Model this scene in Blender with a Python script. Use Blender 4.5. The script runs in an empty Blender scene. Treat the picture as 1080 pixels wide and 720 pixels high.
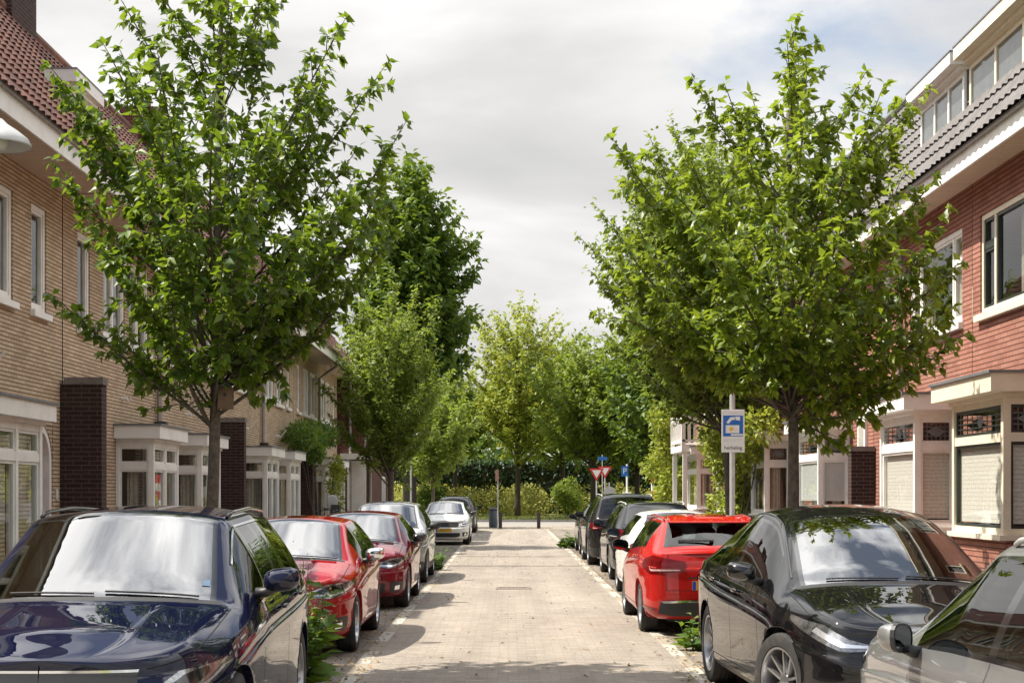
import bpy, math, random
import numpy as np
from math import sin, cos, pi, sqrt, radians
from mathutils import Vector, Matrix

random.seed(7)
np.random.seed(7)
SC = bpy.context.scene
COL = SC.collection

# ------------------------------------------------------------------ materials
def _nt(name):
    m = bpy.data.materials.new(name)
    m.use_nodes = True
    nt = m.node_tree
    nt.nodes.clear()
    out = nt.nodes.new('ShaderNodeOutputMaterial')
    return m, nt, out

def N(nt, kind, **kw):
    n = nt.nodes.new(kind)
    for k, v in kw.items():
        if k.startswith('_'):
            setattr(n, k[1:], v)
        else:
            n.inputs[k.replace('__', ' ')].default_value = v
    return n

def c4(c):
    return (c[0], c[1], c[2], 1.0)

def mixcol(nt, fac, a, b, mode='MIX'):
    n = nt.nodes.new('ShaderNodeMix')
    n.data_type = 'RGBA'
    n.blend_type = mode
    for sock, v in ((n.inputs[0], fac), (n.inputs[6], a), (n.inputs[7], b)):
        if hasattr(v, 'links'):
            nt.links.new(v, sock)
        else:
            sock.default_value = v if isinstance(v, (int, float)) else c4(v)
    return n.outputs[2]

def ramp(nt, src, stops):
    r = nt.nodes.new('ShaderNodeValToRGB')
    els = r.color_ramp.elements
    while len(els) < len(stops):
        els.new(0.5)
    for e, (p, c) in zip(els, stops):
        e.position = p
        e.color = c4(c)
    nt.links.new(src, r.inputs[0])
    return r.outputs[0]

def mat(name, col, rough=.6, metal=0., coat=0., spec=.5, var=.12, scale=6., bump=0., bscale=40., dirt=None, space='Object'):
    """plain surface with procedural colour variation (and optional bump)"""
    m, nt, out = _nt(name)
    p = N(nt, 'ShaderNodeBsdfPrincipled', Roughness=rough, Metallic=metal)
    p.inputs['Coat Weight'].default_value = coat
    p.inputs['Coat Roughness'].default_value = .03
    p.inputs['Specular IOR Level'].default_value = spec
    tc = nt.nodes.new('ShaderNodeTexCoord')
    nz = N(nt, 'ShaderNodeTexNoise', Scale=scale, Detail=6., Roughness=.6)
    nt.links.new(tc.outputs[space], nz.inputs['Vector'])
    lo = tuple(c * (1 - var) for c in col)
    hi = tuple(min(1, c * (1 + var)) for c in col)
    cc = ramp(nt, nz.outputs[0], [(.3, lo), (.7, hi)])
    if dirt:
        nz2 = N(nt, 'ShaderNodeTexNoise', Scale=dirt[1], Detail=8., Roughness=.7)
        nt.links.new(tc.outputs[space], nz2.inputs['Vector'])
        f = ramp(nt, nz2.outputs[0], [(.52, (0, 0, 0)), (.72, (dirt[2],) * 3)])
        cc = mixcol(nt, f, cc, dirt[0])
    nt.links.new(cc, p.inputs['Base Color'])
    if bump:
        nb = N(nt, 'ShaderNodeTexNoise', Scale=bscale, Detail=5.)
        nt.links.new(tc.outputs[space], nb.inputs['Vector'])
        b = N(nt, 'ShaderNodeBump', Strength=bump, Distance=.02)
        nt.links.new(nb.outputs[0], b.inputs['Height'])
        nt.links.new(b.outputs[0], p.inputs['Normal'])
    nt.links.new(p.outputs[0], out.inputs[0])
    return m

def mat_brick(name, c1, c2, mortar, bw=.22, rh=.0625, ms=.007, bump=.6, stain=.25, rough=.85, offset=.5, bed=None, tracks=0.):
    m, nt, out = _nt(name)
    p = N(nt, 'ShaderNodeBsdfPrincipled', Roughness=rough)
    p.inputs['Specular IOR Level'].default_value = .25
    uv = nt.nodes.new('ShaderNodeTexCoord')
    br = N(nt, 'ShaderNodeTexBrick', Scale=1.)
    br.offset = offset
    br.inputs['Brick Width'].default_value = bw
    br.inputs['Row Height'].default_value = rh
    br.inputs['Mortar Size'].default_value = ms
    br.inputs['Mortar Smooth'].default_value = .25
    br.inputs['Bias'].default_value = 0.
    br.inputs['Color1'].default_value = c4(c1)
    br.inputs['Color2'].default_value = c4(c2)
    br.inputs['Mortar'].default_value = c4(mortar)
    nt.links.new(uv.outputs['UV'], br.inputs['Vector'])
    nz = N(nt, 'ShaderNodeTexNoise', Scale=.55, Detail=8., Roughness=.65)
    nt.links.new(uv.outputs['Object'], nz.inputs['Vector'])
    k = ramp(nt, nz.outputs[0], [(.3, (1 - stain,) * 3), (.7, (1 + stain * .35,) * 3)])
    cc = mixcol(nt, 1.0, br.outputs['Color'], k, 'MULTIPLY')
    nz2 = N(nt, 'ShaderNodeTexNoise', Scale=30., Detail=3.)
    nt.links.new(uv.outputs['UV'], nz2.inputs['Vector'])
    k2 = ramp(nt, nz2.outputs[0], [(.3, (.84,) * 3), (.7, (1.1,) * 3)])
    cc = mixcol(nt, 1.0, cc, k2, 'MULTIPLY')
    hsrc = br.outputs['Fac']
    if tracks:
        mp = nt.nodes.new('ShaderNodeMapping'); mp.inputs['Scale'].default_value = (1.6, .12, 1.)
        nt.links.new(uv.outputs['Object'], mp.inputs[0])
        n3 = N(nt, 'ShaderNodeTexNoise', Scale=1., Detail=6., Roughness=.6); nt.links.new(mp.outputs[0], n3.inputs['Vector'])
        k3 = ramp(nt, n3.outputs[0], [(.35, (1 - tracks,) * 3), (.6, (1.06,) * 3)]); cc = mixcol(nt, 1.0, cc, k3, 'MULTIPLY')
        n4 = N(nt, 'ShaderNodeTexNoise', Scale=2.2, Detail=4., Roughness=.5); nt.links.new(uv.outputs['Object'], n4.inputs['Vector'])
        k4 = ramp(nt, n4.outputs[0], [(.64, (1, 1, 1)), (.74, (.70, .68, .66))]); cc = mixcol(nt, 1.0, cc, k4, 'MULTIPLY')
        n5 = N(nt, 'ShaderNodeTexNoise', Scale=75., Detail=2.); nt.links.new(uv.outputs['Object'], n5.inputs['Vector'])
        k5 = ramp(nt, n5.outputs[0], [(.3, (.72,) * 3), (.7, (1.18,) * 3)]); cc = mixcol(nt, 1.0, cc, k5, 'MULTIPLY')
    if bed:
        b2 = N(nt, 'ShaderNodeTexBrick', Scale=1.)
        for kk, vv in (('Brick Width', 400.), ('Row Height', rh), ('Mortar Size', ms * 1.25), ('Mortar Smooth', .35), ('Bias', 0.)): b2.inputs[kk].default_value = vv
        nt.links.new(uv.outputs['UV'], b2.inputs['Vector'])
        cc = mixcol(nt, b2.outputs['Fac'], cc, bed)
        hsrc = b2.outputs['Fac']
    nt.links.new(cc, p.inputs['Base Color'])
    b = N(nt, 'ShaderNodeBump', Strength=bump, Distance=.012)
    b.invert = True
    nt.links.new(hsrc, b.inputs['Height'])
    nt.links.new(b.outputs[0], p.inputs['Normal'])
    nt.links.new(p.outputs[0], out.inputs[0])
    return m

def mat_glass(name, tint=(.55, .6, .58), ior=1.7, body=None, frac=0.):
    """thin pane: fresnel reflection over a tinted see-through pane (optionally part opaque)"""
    m, nt, out = _nt(name)
    f0 = ((ior - 1) / (ior + 1)) ** 2
    lw = N(nt, 'ShaderNodeLayerWeight', Blend=.5)
    pw = N(nt, 'ShaderNodeMath', _operation='POWER'); nt.links.new(lw.outputs['Facing'], pw.inputs[0]); pw.inputs[1].default_value = 5.
    fr = N(nt, 'ShaderNodeMath', _operation='MULTIPLY_ADD'); nt.links.new(pw.outputs[0], fr.inputs[0]); fr.inputs[1].default_value = 1 - f0; fr.inputs[2].default_value = f0
    tr = N(nt, 'ShaderNodeBsdfTransparent')
    tr.inputs[0].default_value = c4(tint)
    gl = N(nt, 'ShaderNodeBsdfGlossy', Roughness=.0)
    gl.inputs[0].default_value = (1, 1, 1, 1)
    tc = nt.nodes.new('ShaderNodeTexCoord')
    nz = N(nt, 'ShaderNodeTexNoise', Scale=1.3, Detail=1.)
    nt.links.new(tc.outputs['Object'], nz.inputs['Vector'])
    b = N(nt, 'ShaderNodeBump', Strength=.04, Distance=.05)
    nt.links.new(nz.outputs[0], b.inputs['Height'])
    nt.links.new(b.outputs[0], gl.inputs['Normal'])
    base = tr.outputs[0]
    if body is not None:
        df = N(nt, 'ShaderNodeBsdfDiffuse')
        df.inputs[0].default_value = c4(body)
        mx = nt.nodes.new('ShaderNodeMixShader')
        mx.inputs[0].default_value = frac
        nt.links.new(tr.outputs[0], mx.inputs[1])
        nt.links.new(df.outputs[0], mx.inputs[2])
        base = mx.outputs[0]
    mx = nt.nodes.new('ShaderNodeMixShader')
    nt.links.new(fr.outputs[0], mx.inputs[0])
    nt.links.new(base, mx.inputs[1])
    nt.links.new(gl.outputs[0], mx.inputs[2])
    nt.links.new(mx.outputs[0], out.inputs[0])
    return m

def mat_leaf(name, cols, rough=.42, trans=.38, tcol=None):
    m, nt, out = _nt(name)
    geo = nt.nodes.new('ShaderNodeNewGeometry')
    n = len(cols)
    cc = ramp(nt, geo.outputs['Random Per Island'], [((i + .5) / n, c) for i, c in enumerate(cols)])
    p = N(nt, 'ShaderNodeBsdfPrincipled', Roughness=rough)
    p.inputs['Specular IOR Level'].default_value = .45
    nt.links.new(cc, p.inputs['Base Color'])
    t = N(nt, 'ShaderNodeBsdfTranslucent')
    tcx = mixcol(nt, .55, cc, tcol or (.32, .42, .02))
    nt.links.new(tcx, t.inputs[0])
    mx = nt.nodes.new('ShaderNodeMixShader')
    mx.inputs[0].default_value = trans
    nt.links.new(p.outputs[0], mx.inputs[1])
    nt.links.new(t.outputs[0], mx.inputs[2])
    nt.links.new(mx.outputs[0], out.inputs[0])
    return m

def mat_paint(name, col, metal=.25, rough=.35, dust=.12, dustcol=(.3, .26, .2)):
    m, nt, out = _nt(name)
    p = N(nt, 'ShaderNodeBsdfPrincipled', Roughness=rough, Metallic=metal)
    p.inputs['Coat Weight'].default_value = 1.
    p.inputs['Coat IOR'].default_value = 1.5
    p.inputs['Specular IOR Level'].default_value = 0.
    tc = nt.nodes.new('ShaderNodeTexCoord')
    nz = N(nt, 'ShaderNodeTexNoise', Scale=3., Detail=9., Roughness=.75)
    nt.links.new(tc.outputs['Object'], nz.inputs['Vector'])
    sp = N(nt, 'ShaderNodeSeparateXYZ')
    nt.links.new(tc.outputs['Object'], sp.inputs[0])
    low = N(nt, 'ShaderNodeMapRange')
    low.inputs['From Min'].default_value = .75
    low.inputs['From Max'].default_value = .2
    low.inputs['To Min'].default_value = .35
    low.inputs['To Max'].default_value = 1.6
    nt.links.new(sp.outputs[2], low.inputs[0])
    f = ramp(nt, nz.outputs[0], [(.35, (0, 0, 0)), (.85, (dust * 2.2,) * 3)])
    mul = N(nt, 'ShaderNodeMath', _operation='MULTIPLY')
    mul.use_clamp = True
    nt.links.new(f, mul.inputs[0])
    nt.links.new(low.outputs[0], mul.inputs[1])
    cc = mixcol(nt, mul.outputs[0], col, dustcol)
    nt.links.new(cc, p.inputs['Base Color'])
    rr = N(nt, 'ShaderNodeMapRange')
    rr.inputs['To Min'].default_value = .0
    rr.inputs['To Max'].default_value = .35
    nt.links.new(mul.outputs[0], rr.inputs[0])
    nt.links.new(rr.outputs[0], p.inputs['Coat Roughness'])
    nt.links.new(p.outputs[0], out.inputs[0])
    return m

M = {}
M['white'] = mat('white_paint', (.80, .785, .74), .45, var=.05, dirt=((.42, .38, .32), 2.5, .35))
M['cream'] = mat('cream_paint', (.76, .69, .54), .45, var=.05, dirt=((.5, .42, .3), 2.5, .3))
M['soffit'] = mat_brick('soffit_boards', (.60, .47, .36), (.64, .5, .38), (.3, .23, .18), bw=6., rh=.12, ms=.006, bump=.4, stain=.12)
M['tan_brick'] = mat_brick('tan_brick', (.65, .515, .36), (.50, .375, .245), (.38, .265, .16), rh=.054, ms=.0068, stain=.28, bed=(.155, .10, .06))
M['red_brick'] = mat_brick('red_brick', (.41, .20, .145), (.315, .135, .096), (.27, .125, .09), ms=.0075, stain=.26, bed=(.12, .046, .034))
M['dark_brick'] = mat_brick('dark_brick', (.062, .034, .030), (.04, .022, .02), (.14, .105, .09), ms=.0055, stain=.3)
M['maroon_brick'] = mat_brick('maroon_brick', (.15, .06, .045), (.10, .04, .032), (.05, .03, .026), stain=.3)
M['coping'] = mat('stone_coping', (.16, .14, .125), .9, var=.35, scale=9., bump=.4)
M['red_tile'] = mat('red_clay_tile', (.155, .064, .042), .8, var=.55, scale=4.2, bump=.3, dirt=((.045, .038, .034), 5., .8))
M['grey_tile'] = mat('grey_concrete_tile', (.105, .096, .092), .6, var=.35, scale=3.5, bump=.3, dirt=((.2, .17, .15), 5., .5))
M['zinc'] = mat('zinc_pipe', (.30, .28, .27), .45, metal=.4, var=.15)
M['lead'] = mat('lead_sheet', (.16, .17, .18), .55, metal=.2, var=.2)
M['pane'] = mat_glass('window_pane', (.84, .86, .84), 1.7)
M['pane_clear'] = mat_glass('clear_pane', (.92, .93, .92), 1.35)
M['darkframe'] = mat('dark_green_frame', (.02, .028, .024), .35, var=.1)
M['door'] = mat('painted_door', (.33, .085, .045), .4, var=.1)
M['greendoor'] = mat('green_door', (.03, .06, .045), .4, var=.1)
M['blind'] = mat_brick('window_blind', (.74, .71, .63), (.70, .67, .6), (.5, .48, .43), bw=20., rh=.05, ms=.004, bump=.15, stain=.06)
M['curtain'] = mat('curtain_cloth', (.5, .45, .38), .9, var=.2, scale=14.)
M['frosted'] = mat('frosted_film', (.62, .64, .62), .35, var=.05)
M['room'] = mat('room_wall', (.22, .19, .16), .9)
M['asphalt'] = mat('asphalt', (.13, .122, .118), .9, var=.2, scale=3., bump=.5, bscale=300.)
M['black_plastic'] = mat('black_plastic', (.018, .018, .019), .5, var=.2)
M['black_gloss'] = mat('black_gloss', (.008, .008, .009), .12, coat=.6, var=.1)
M['rubber'] = mat('tyre_rubber', (.022, .021, .02), .85, var=.25, scale=20., dirt=((.12, .105, .09), 8., .4))
M['alloy'] = mat('alloy_rim', (.42, .42, .43), .28, metal=.9, var=.08)
M['dark_alloy'] = mat('dark_alloy_rim', (.10, .10, .105), .3, metal=.8, var=.1)
M['mirror_face'] = mat('mirror_face', (.30, .31, .32), .03, metal=1., var=.02)
M['chrome'] = mat('chrome_trim', (.75, .75, .76), .08, metal=1., var=.02)
M['lamp_lens'] = mat('headlight_lens', (.20, .205, .21), .14, coat=1., metal=.75, var=.8, scale=16.)
M['lamp_inner'] = mat('headlight_reflector', (.75, .77, .8), .15, metal=.8, coat=1., var=.1)
M['tail_red'] = mat('tail_light_red', (.11, .002, .003), .15, coat=.5, spec=.2, var=.3, scale=25.)
M['tail_clear'] = mat('tail_light_clear', (.55, .35, .33), .12, coat=1., var=.3, scale=25.)
M['plate'] = mat('yellow_plate', (.72, .42, .02), .4, var=.04)
M['plate_blue'] = mat('plate_blue_band', (.02, .07, .45), .4, var=.05)
M['ink'] = mat('black_ink', (.015, .015, .015), .6, var=.05)
M['seat'] = mat('dark_seat_cloth', (.03, .03, .032), .8, var=.15)
M['dash'] = mat('dashboard_plastic', (.05, .048, .045), .7, var=.1)
M['seam'] = mat('shut_line', (.004, .004, .004), .9, var=.0)
M['windscreen'] = mat_glass('windscreen_glass', (.32, .35, .35), 3.0)
M['sideglass'] = mat_glass('side_window_glass', (.24, .28, .26), 1.7)
M['bark'] = mat('tree_bark', (.115, .092, .07), .9, var=.45, scale=14., bump=.9, bscale=30.)
M['darkbark'] = mat('dark_bark', (.06, .048, .038), .9, var=.4, scale=14., bump=.8, bscale=30.)
M['steel'] = mat('galvanised_steel', (.42, .42, .41), .45, metal=.35, var=.12)
M['lampwhite'] = mat('lamp_shade_paint', (.45, .45, .44), .35, var=.05)
M['signgrey'] = mat('sign_back', (.38, .38, .37), .5, metal=.2, var=.1)
M['signwhite'] = mat('sign_white', (.70, .69, .66), .45, var=.05)
M['signblue'] = mat('sign_blue', (.012, .12, .42), .4, var=.05)
M['signred'] = mat('sign_red', (.5, .025, .03), .4, var=.05)
M['signyellow'] = mat('sign_yellow', (.75, .45, .03), .4, var=.05)
M['iron'] = mat('cast_iron', (.06, .055, .05), .6, metal=.5, var=.3)
M['wood_post'] = mat('tarred_wood', (.055, .042, .036), .85, var=.3, scale=10.)
M['grass'] = mat_leaf('grass_blades', [(.10, .14, .02), (.16, .19, .035), (.22, .21, .06)], .6, .25)
M['leaf_near_l'] = mat_leaf('cherry_leaf', [(.040, .080, .012), (.055, .108, .013), (.085, .152, .016), (.16, .23, .022)], .40, .38, (.40, .56, .03))
M['leaf_near_r'] = mat_leaf('cherry_leaf_light', [(0.065, 0.115, 0.012), (0.095, 0.155, 0.016), (0.13, 0.195, 0.018), (0.2, 0.255, 0.024)], .40, .42, (.48, .60, .04))
M['leaf_mid'] = mat_leaf('street_tree_leaf', [(.105, .165, .022), (.15, .215, .028), (.21, .27, .042)], .5, .42, (.42, .52, .05))
M['leaf_dark'] = mat_leaf('dark_tree_leaf', [(.055, .105, .018), (.08, .145, .022), (.12, .19, .03)], .5, .36)
M['leaf_deep'] = mat_leaf('evergreen_leaf', [(.018, .04, .014), (.026, .055, .018), (.035, .068, .02)], .5, .2, (.1, .2, .02))
M['leaf_yellow'] = mat_leaf('yellow_green_leaf', [(.20, .28, .03), (.28, .345, .04), (.37, .405, .07)], .5, .4, (.5, .5, .04))
M['leaf_shrub'] = mat_leaf('yellow_shrub_leaf', [(.25, .27, .045), (.34, .33, .065), (.42, .39, .095), (.14, .19, .04)], .6, .35, (.5, .48, .08))
M['leaf_vine'] = mat_leaf('vine_leaf', [(0.15, 0.21, 0.022), (0.24, 0.3, 0.03), (0.36, 0.39, 0.06)], .5, .4, (.45, .5, .05))
M['leaf_weed'] = mat_leaf('weed_leaf', [(.05, .12, .02), (.08, .16, .028), (.12, .21, .04)], .5, .4)
M['flower'] = mat_leaf('weed_flower', [(.6, .45, .05), (.7, .62, .4), (.3, .12, .05)], .6, .2, (.6, .5, .2))
M['dryleaf'] = mat_leaf('fallen_leaf', [(.30, .17, .07), (.40, .26, .12), (.2, .16, .05)], .8, .1, (.4, .3, .1))

# ------------------------------------------------------------------ objects
def tag(o, label=None, cat=None, group=None, kind=None):
    if label: o['label'] = label
    if cat: o['category'] = cat
    if group: o['group'] = group
    if kind: o['kind'] = kind
    return o

def empty(name, loc, rz=0., label=None, cat=None, group=None):
    o = bpy.data.objects.new(name, None)
    COL.objects.link(o)
    o.empty_display_size = .2
    o.location = loc
    o.rotation_euler = (0, 0, rz)
    return tag(o, label, cat, group)

def link_mesh(name, me, m, parent=None, loc=None):
    o = bpy.data.objects.new(name, me)
    COL.objects.link(o)
    if m is not None and not me.materials:
        me.materials.append(m)
    if parent is not None:
        o.parent = parent
    if loc is not None:
        o.location = loc
    return o

def box_uv(me):
    n = len(me.polygons)
    if n == 0:
        return
    nl = len(me.loops)
    lv = np.empty(nl, np.int32); me.loops.foreach_get('vertex_index', lv)
    co = np.empty(len(me.vertices) * 3); me.vertices.foreach_get('co', co); co = co.reshape(-1, 3)
    tot = np.empty(n, np.int32); me.polygons.foreach_get('loop_total', tot)
    no = np.empty(n * 3); me.polygons.foreach_get('normal', no); no = np.abs(no.reshape(-1, 3))
    ln = np.repeat(no, tot, axis=0)
    ax = np.argmax(ln + np.array([0, 0, -.02]), axis=1)
    p = co[lv]
    uv = np.where((ax == 0)[:, None], p[:, [1, 2]], np.where((ax == 1)[:, None], p[:, [0, 2]], p[:, [0, 1]]))
    l = me.uv_layers.new(name='UVMap')
    l.data.foreach_set('uv', uv.astype(np.float32).ravel())

class MB:
    """collects geometry in world (or given) coordinates; build() links ONE mesh object"""
    def __init__(s):
        s.v = []; s.f = []
    def add(s, vs, fs):
        b = len(s.v)
        s.v += [tuple(v) for v in vs]
        s.f += [tuple(b + i for i in f) for f in fs]
        return s
    def quad(s, a, b, c, d):
        return s.add([a, b, c, d], [(0, 1, 2, 3)])
    def box(s, x0, x1, y0, y1, z0, z1):
        x0, x1 = min(x0, x1), max(x0, x1); y0, y1 = min(y0, y1), max(y0, y1); z0, z1 = min(z0, z1), max(z0, z1)
        vs = [(x, y, z) for z in (z0, z1) for y in (y0, y1) for x in (x0, x1)]
        return s.add(vs, [(0, 2, 3, 1), (4, 5, 7, 6), (0, 1, 5, 4), (2, 6, 7, 3), (0, 4, 6, 2), (1, 3, 7, 5)])
    def prism(s, pts, axis, a0, a1):
        """polygon pts (2-D) extruded along axis 0/1/2"""
        def P(p, a):
            if axis == 0: return (a, p[0], p[1])
            if axis == 1: return (p[0], a, p[1])
            return (p[0], p[1], a)
        n = len(pts)
        vs = [P(p, a0) for p in pts] + [P(p, a1) for p in pts]
        fs = [tuple(range(n))[::-1], tuple(range(n, 2 * n))]
        fs += [(i, (i + 1) % n, n + (i + 1) % n, n + i) for i in range(n)]
        return s.add(vs, fs)
    def tube(s, pts, r, n=8, cap=True):
        pts = [Vector(p) for p in pts]
        if not hasattr(r, '__len__'): r = [r] * len(pts)
        vs = []; fs = []
        up = None
        for i, p in enumerate(pts):
            t = (pts[min(i + 1, len(pts) - 1)] - pts[max(i - 1, 0)])
            t = t.normalized() if t.length > 1e-9 else Vector((0, 0, 1))
            if up is None:
                up = Vector((1, 0, 0)) if abs(t.x) < .9 else Vector((0, 1, 0))
            u = t.cross(up); u.normalize(); w = u.cross(t); w.normalize(); up = w
            for k in range(n):
                a = 2 * pi * k / n
                vs.append(p + (u * cos(a) + w * sin(a)) * r[i])
        for i in range(len(pts) - 1):
            for k in range(n):
                fs.append((i * n + k, i * n + (k + 1) % n, (i + 1) * n + (k + 1) % n, (i + 1) * n + k))
        if cap:
            fs.append(tuple(range(n))[::-1]); fs.append(tuple(range((len(pts) - 1) * n, len(pts) * n)))
        return s.add(vs, fs)
    def lathe(s, prof, n=24, c=(0, 0, 0), axis=2, closed=False):
        vs = []; fs = []
        m = len(prof)
        for r, h in prof:
            for k in range(n):
                a = 2 * pi * k / n
                q = (r * cos(a), r * sin(a), h)
                if axis == 0: q = (h, r * cos(a), r * sin(a))
                if axis == 1: q = (r * cos(a), h, r * sin(a))
                vs.append((q[0] + c[0], q[1] + c[1], q[2] + c[2]))
        for i in range(m - 1 if not closed else m):
            for k in range(n):
                j = (i + 1) % m
                fs.append((i * n + k, i * n + (k + 1) % n, j * n + (k + 1) % n, j * n + k))
        return s.add(vs, fs)
    def ellipsoid(s, c, r, nu=16, nv=10, e=1.0):
        def sp(x, p): return math.copysign(abs(x) ** p, x)
        vs = []; fs = []
        for i in range(nv + 1):
            a = -pi / 2 + pi * i / nv
            for k in range(nu):
                b = 2 * pi * k / nu
                vs.append((c[0] + r[0] * sp(cos(a), e) * sp(cos(b), e), c[1] + r[1] * sp(cos(a), e) * sp(sin(b), e), c[2] + r[2] * sp(sin(a), e)))
        for i in range(nv):
            for k in range(nu):
                fs.append((i * nu + k, i * nu + (k + 1) % nu, (i + 1) * nu + (k + 1) % nu, (i + 1) * nu + k))
        return s.add(vs, fs)
    def build(s, name, m, parent=None, smooth=False, off=None, uv=True, bevel=0.):
        if off is None and parent is not None and parent.get('_w'):
            off = parent['_w']
        vs = s.v
        if off is not None:
            vs = [(a - off[0], b - off[1], c - off[2]) for a, b, c in vs]
        me = bpy.data.meshes.new(name)
        me.from_pydata(vs, [], s.f)
        me.update()
        if uv: box_uv(me)
        if smooth:
            me.polygons.foreach_set('use_smooth', [True] * len(me.polygons))
            if smooth != 'all':
                me.set_sharp_from_angle(angle=radians(40))
        o = link_mesh(name, me, m, parent)
        if bevel:
            bv = o.modifiers.new('bevel', 'BEVEL'); bv.width = bevel; bv.segments = 2; bv.limit_method = 'ANGLE'
        return o

def world_thing(name, base, label, cat, group=None):
    """an Empty at the thing's base; parts given in world coordinates are shifted under it"""
    o = empty(name, base, 0, label, cat, group)
    OFF[o.name] = base
    return o
OFF = {}
def part(mb, name, m, root, smooth=False, **kw):
    return mb.build(name, m, root, smooth, off=OFF.get(root.name), **kw)
def sub(mb, name, m, p, off, smooth=False, **kw):
    return mb.build(name, m, p, smooth, off=off, **kw)

def copy_tree(o, parent=None):
    c = o.copy(); COL.objects.link(c)
    if parent is not None: c.parent = parent
    for ch in list(o.children):
        copy_tree(ch, c)
    return c

def text_mesh(name, body, size, m, parent, mw, extrude=.001, align='CENTER'):
    cu = bpy.data.curves.new(name, 'FONT')
    cu.body = body; cu.size = size; cu.align_x = align; cu.align_y = 'CENTER'; cu.extrude = extrude
    cu.resolution_u = 3
    t = bpy.data.objects.new(name, cu)
    COL.objects.link(t)
    dg = bpy.context.evaluated_depsgraph_get()
    me = bpy.data.meshes.new_from_object(t.evaluated_get(dg))
    bpy.data.objects.remove(t)
    me.transform(mw)
    me.materials.clear()
    return link_mesh(name, me, m, parent)
# ------------------------------------------------------------------ cars
def lin(keys):
    xs = np.array([k[0] for k in keys]); ys = np.array([k[1] for k in keys])
    return lambda d: np.interp(d, xs, ys)
def smooth_curve(keys, r=.07):
    f = lin(keys)
    def g(d):
        d = np.asarray(d, float)
        return sum(w * f(d + o * r) for o, w in ((-1, .12), (-.5, .22), (0, .32), (.5, .22), (1, .12)))
    return g
def catmull(P, sub):
    P = np.asarray(P, float); n = len(P); out = []
    for i in range(n - 1):
        p0 = P[max(i - 1, 0)]; p1 = P[i]; p2 = P[i + 1]; p3 = P[min(i + 2, n - 1)]
        for k in range(sub):
            t = k / sub
            out.append(.5 * ((2 * p1) + (-p0 + p2) * t + (2 * p0 - 5 * p1 + 4 * p2 - p3) * t * t + (-p0 + 3 * p1 - 3 * p2 + p3) * t ** 3))
    out.append(P[-1])
    return np.array(out)

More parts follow.
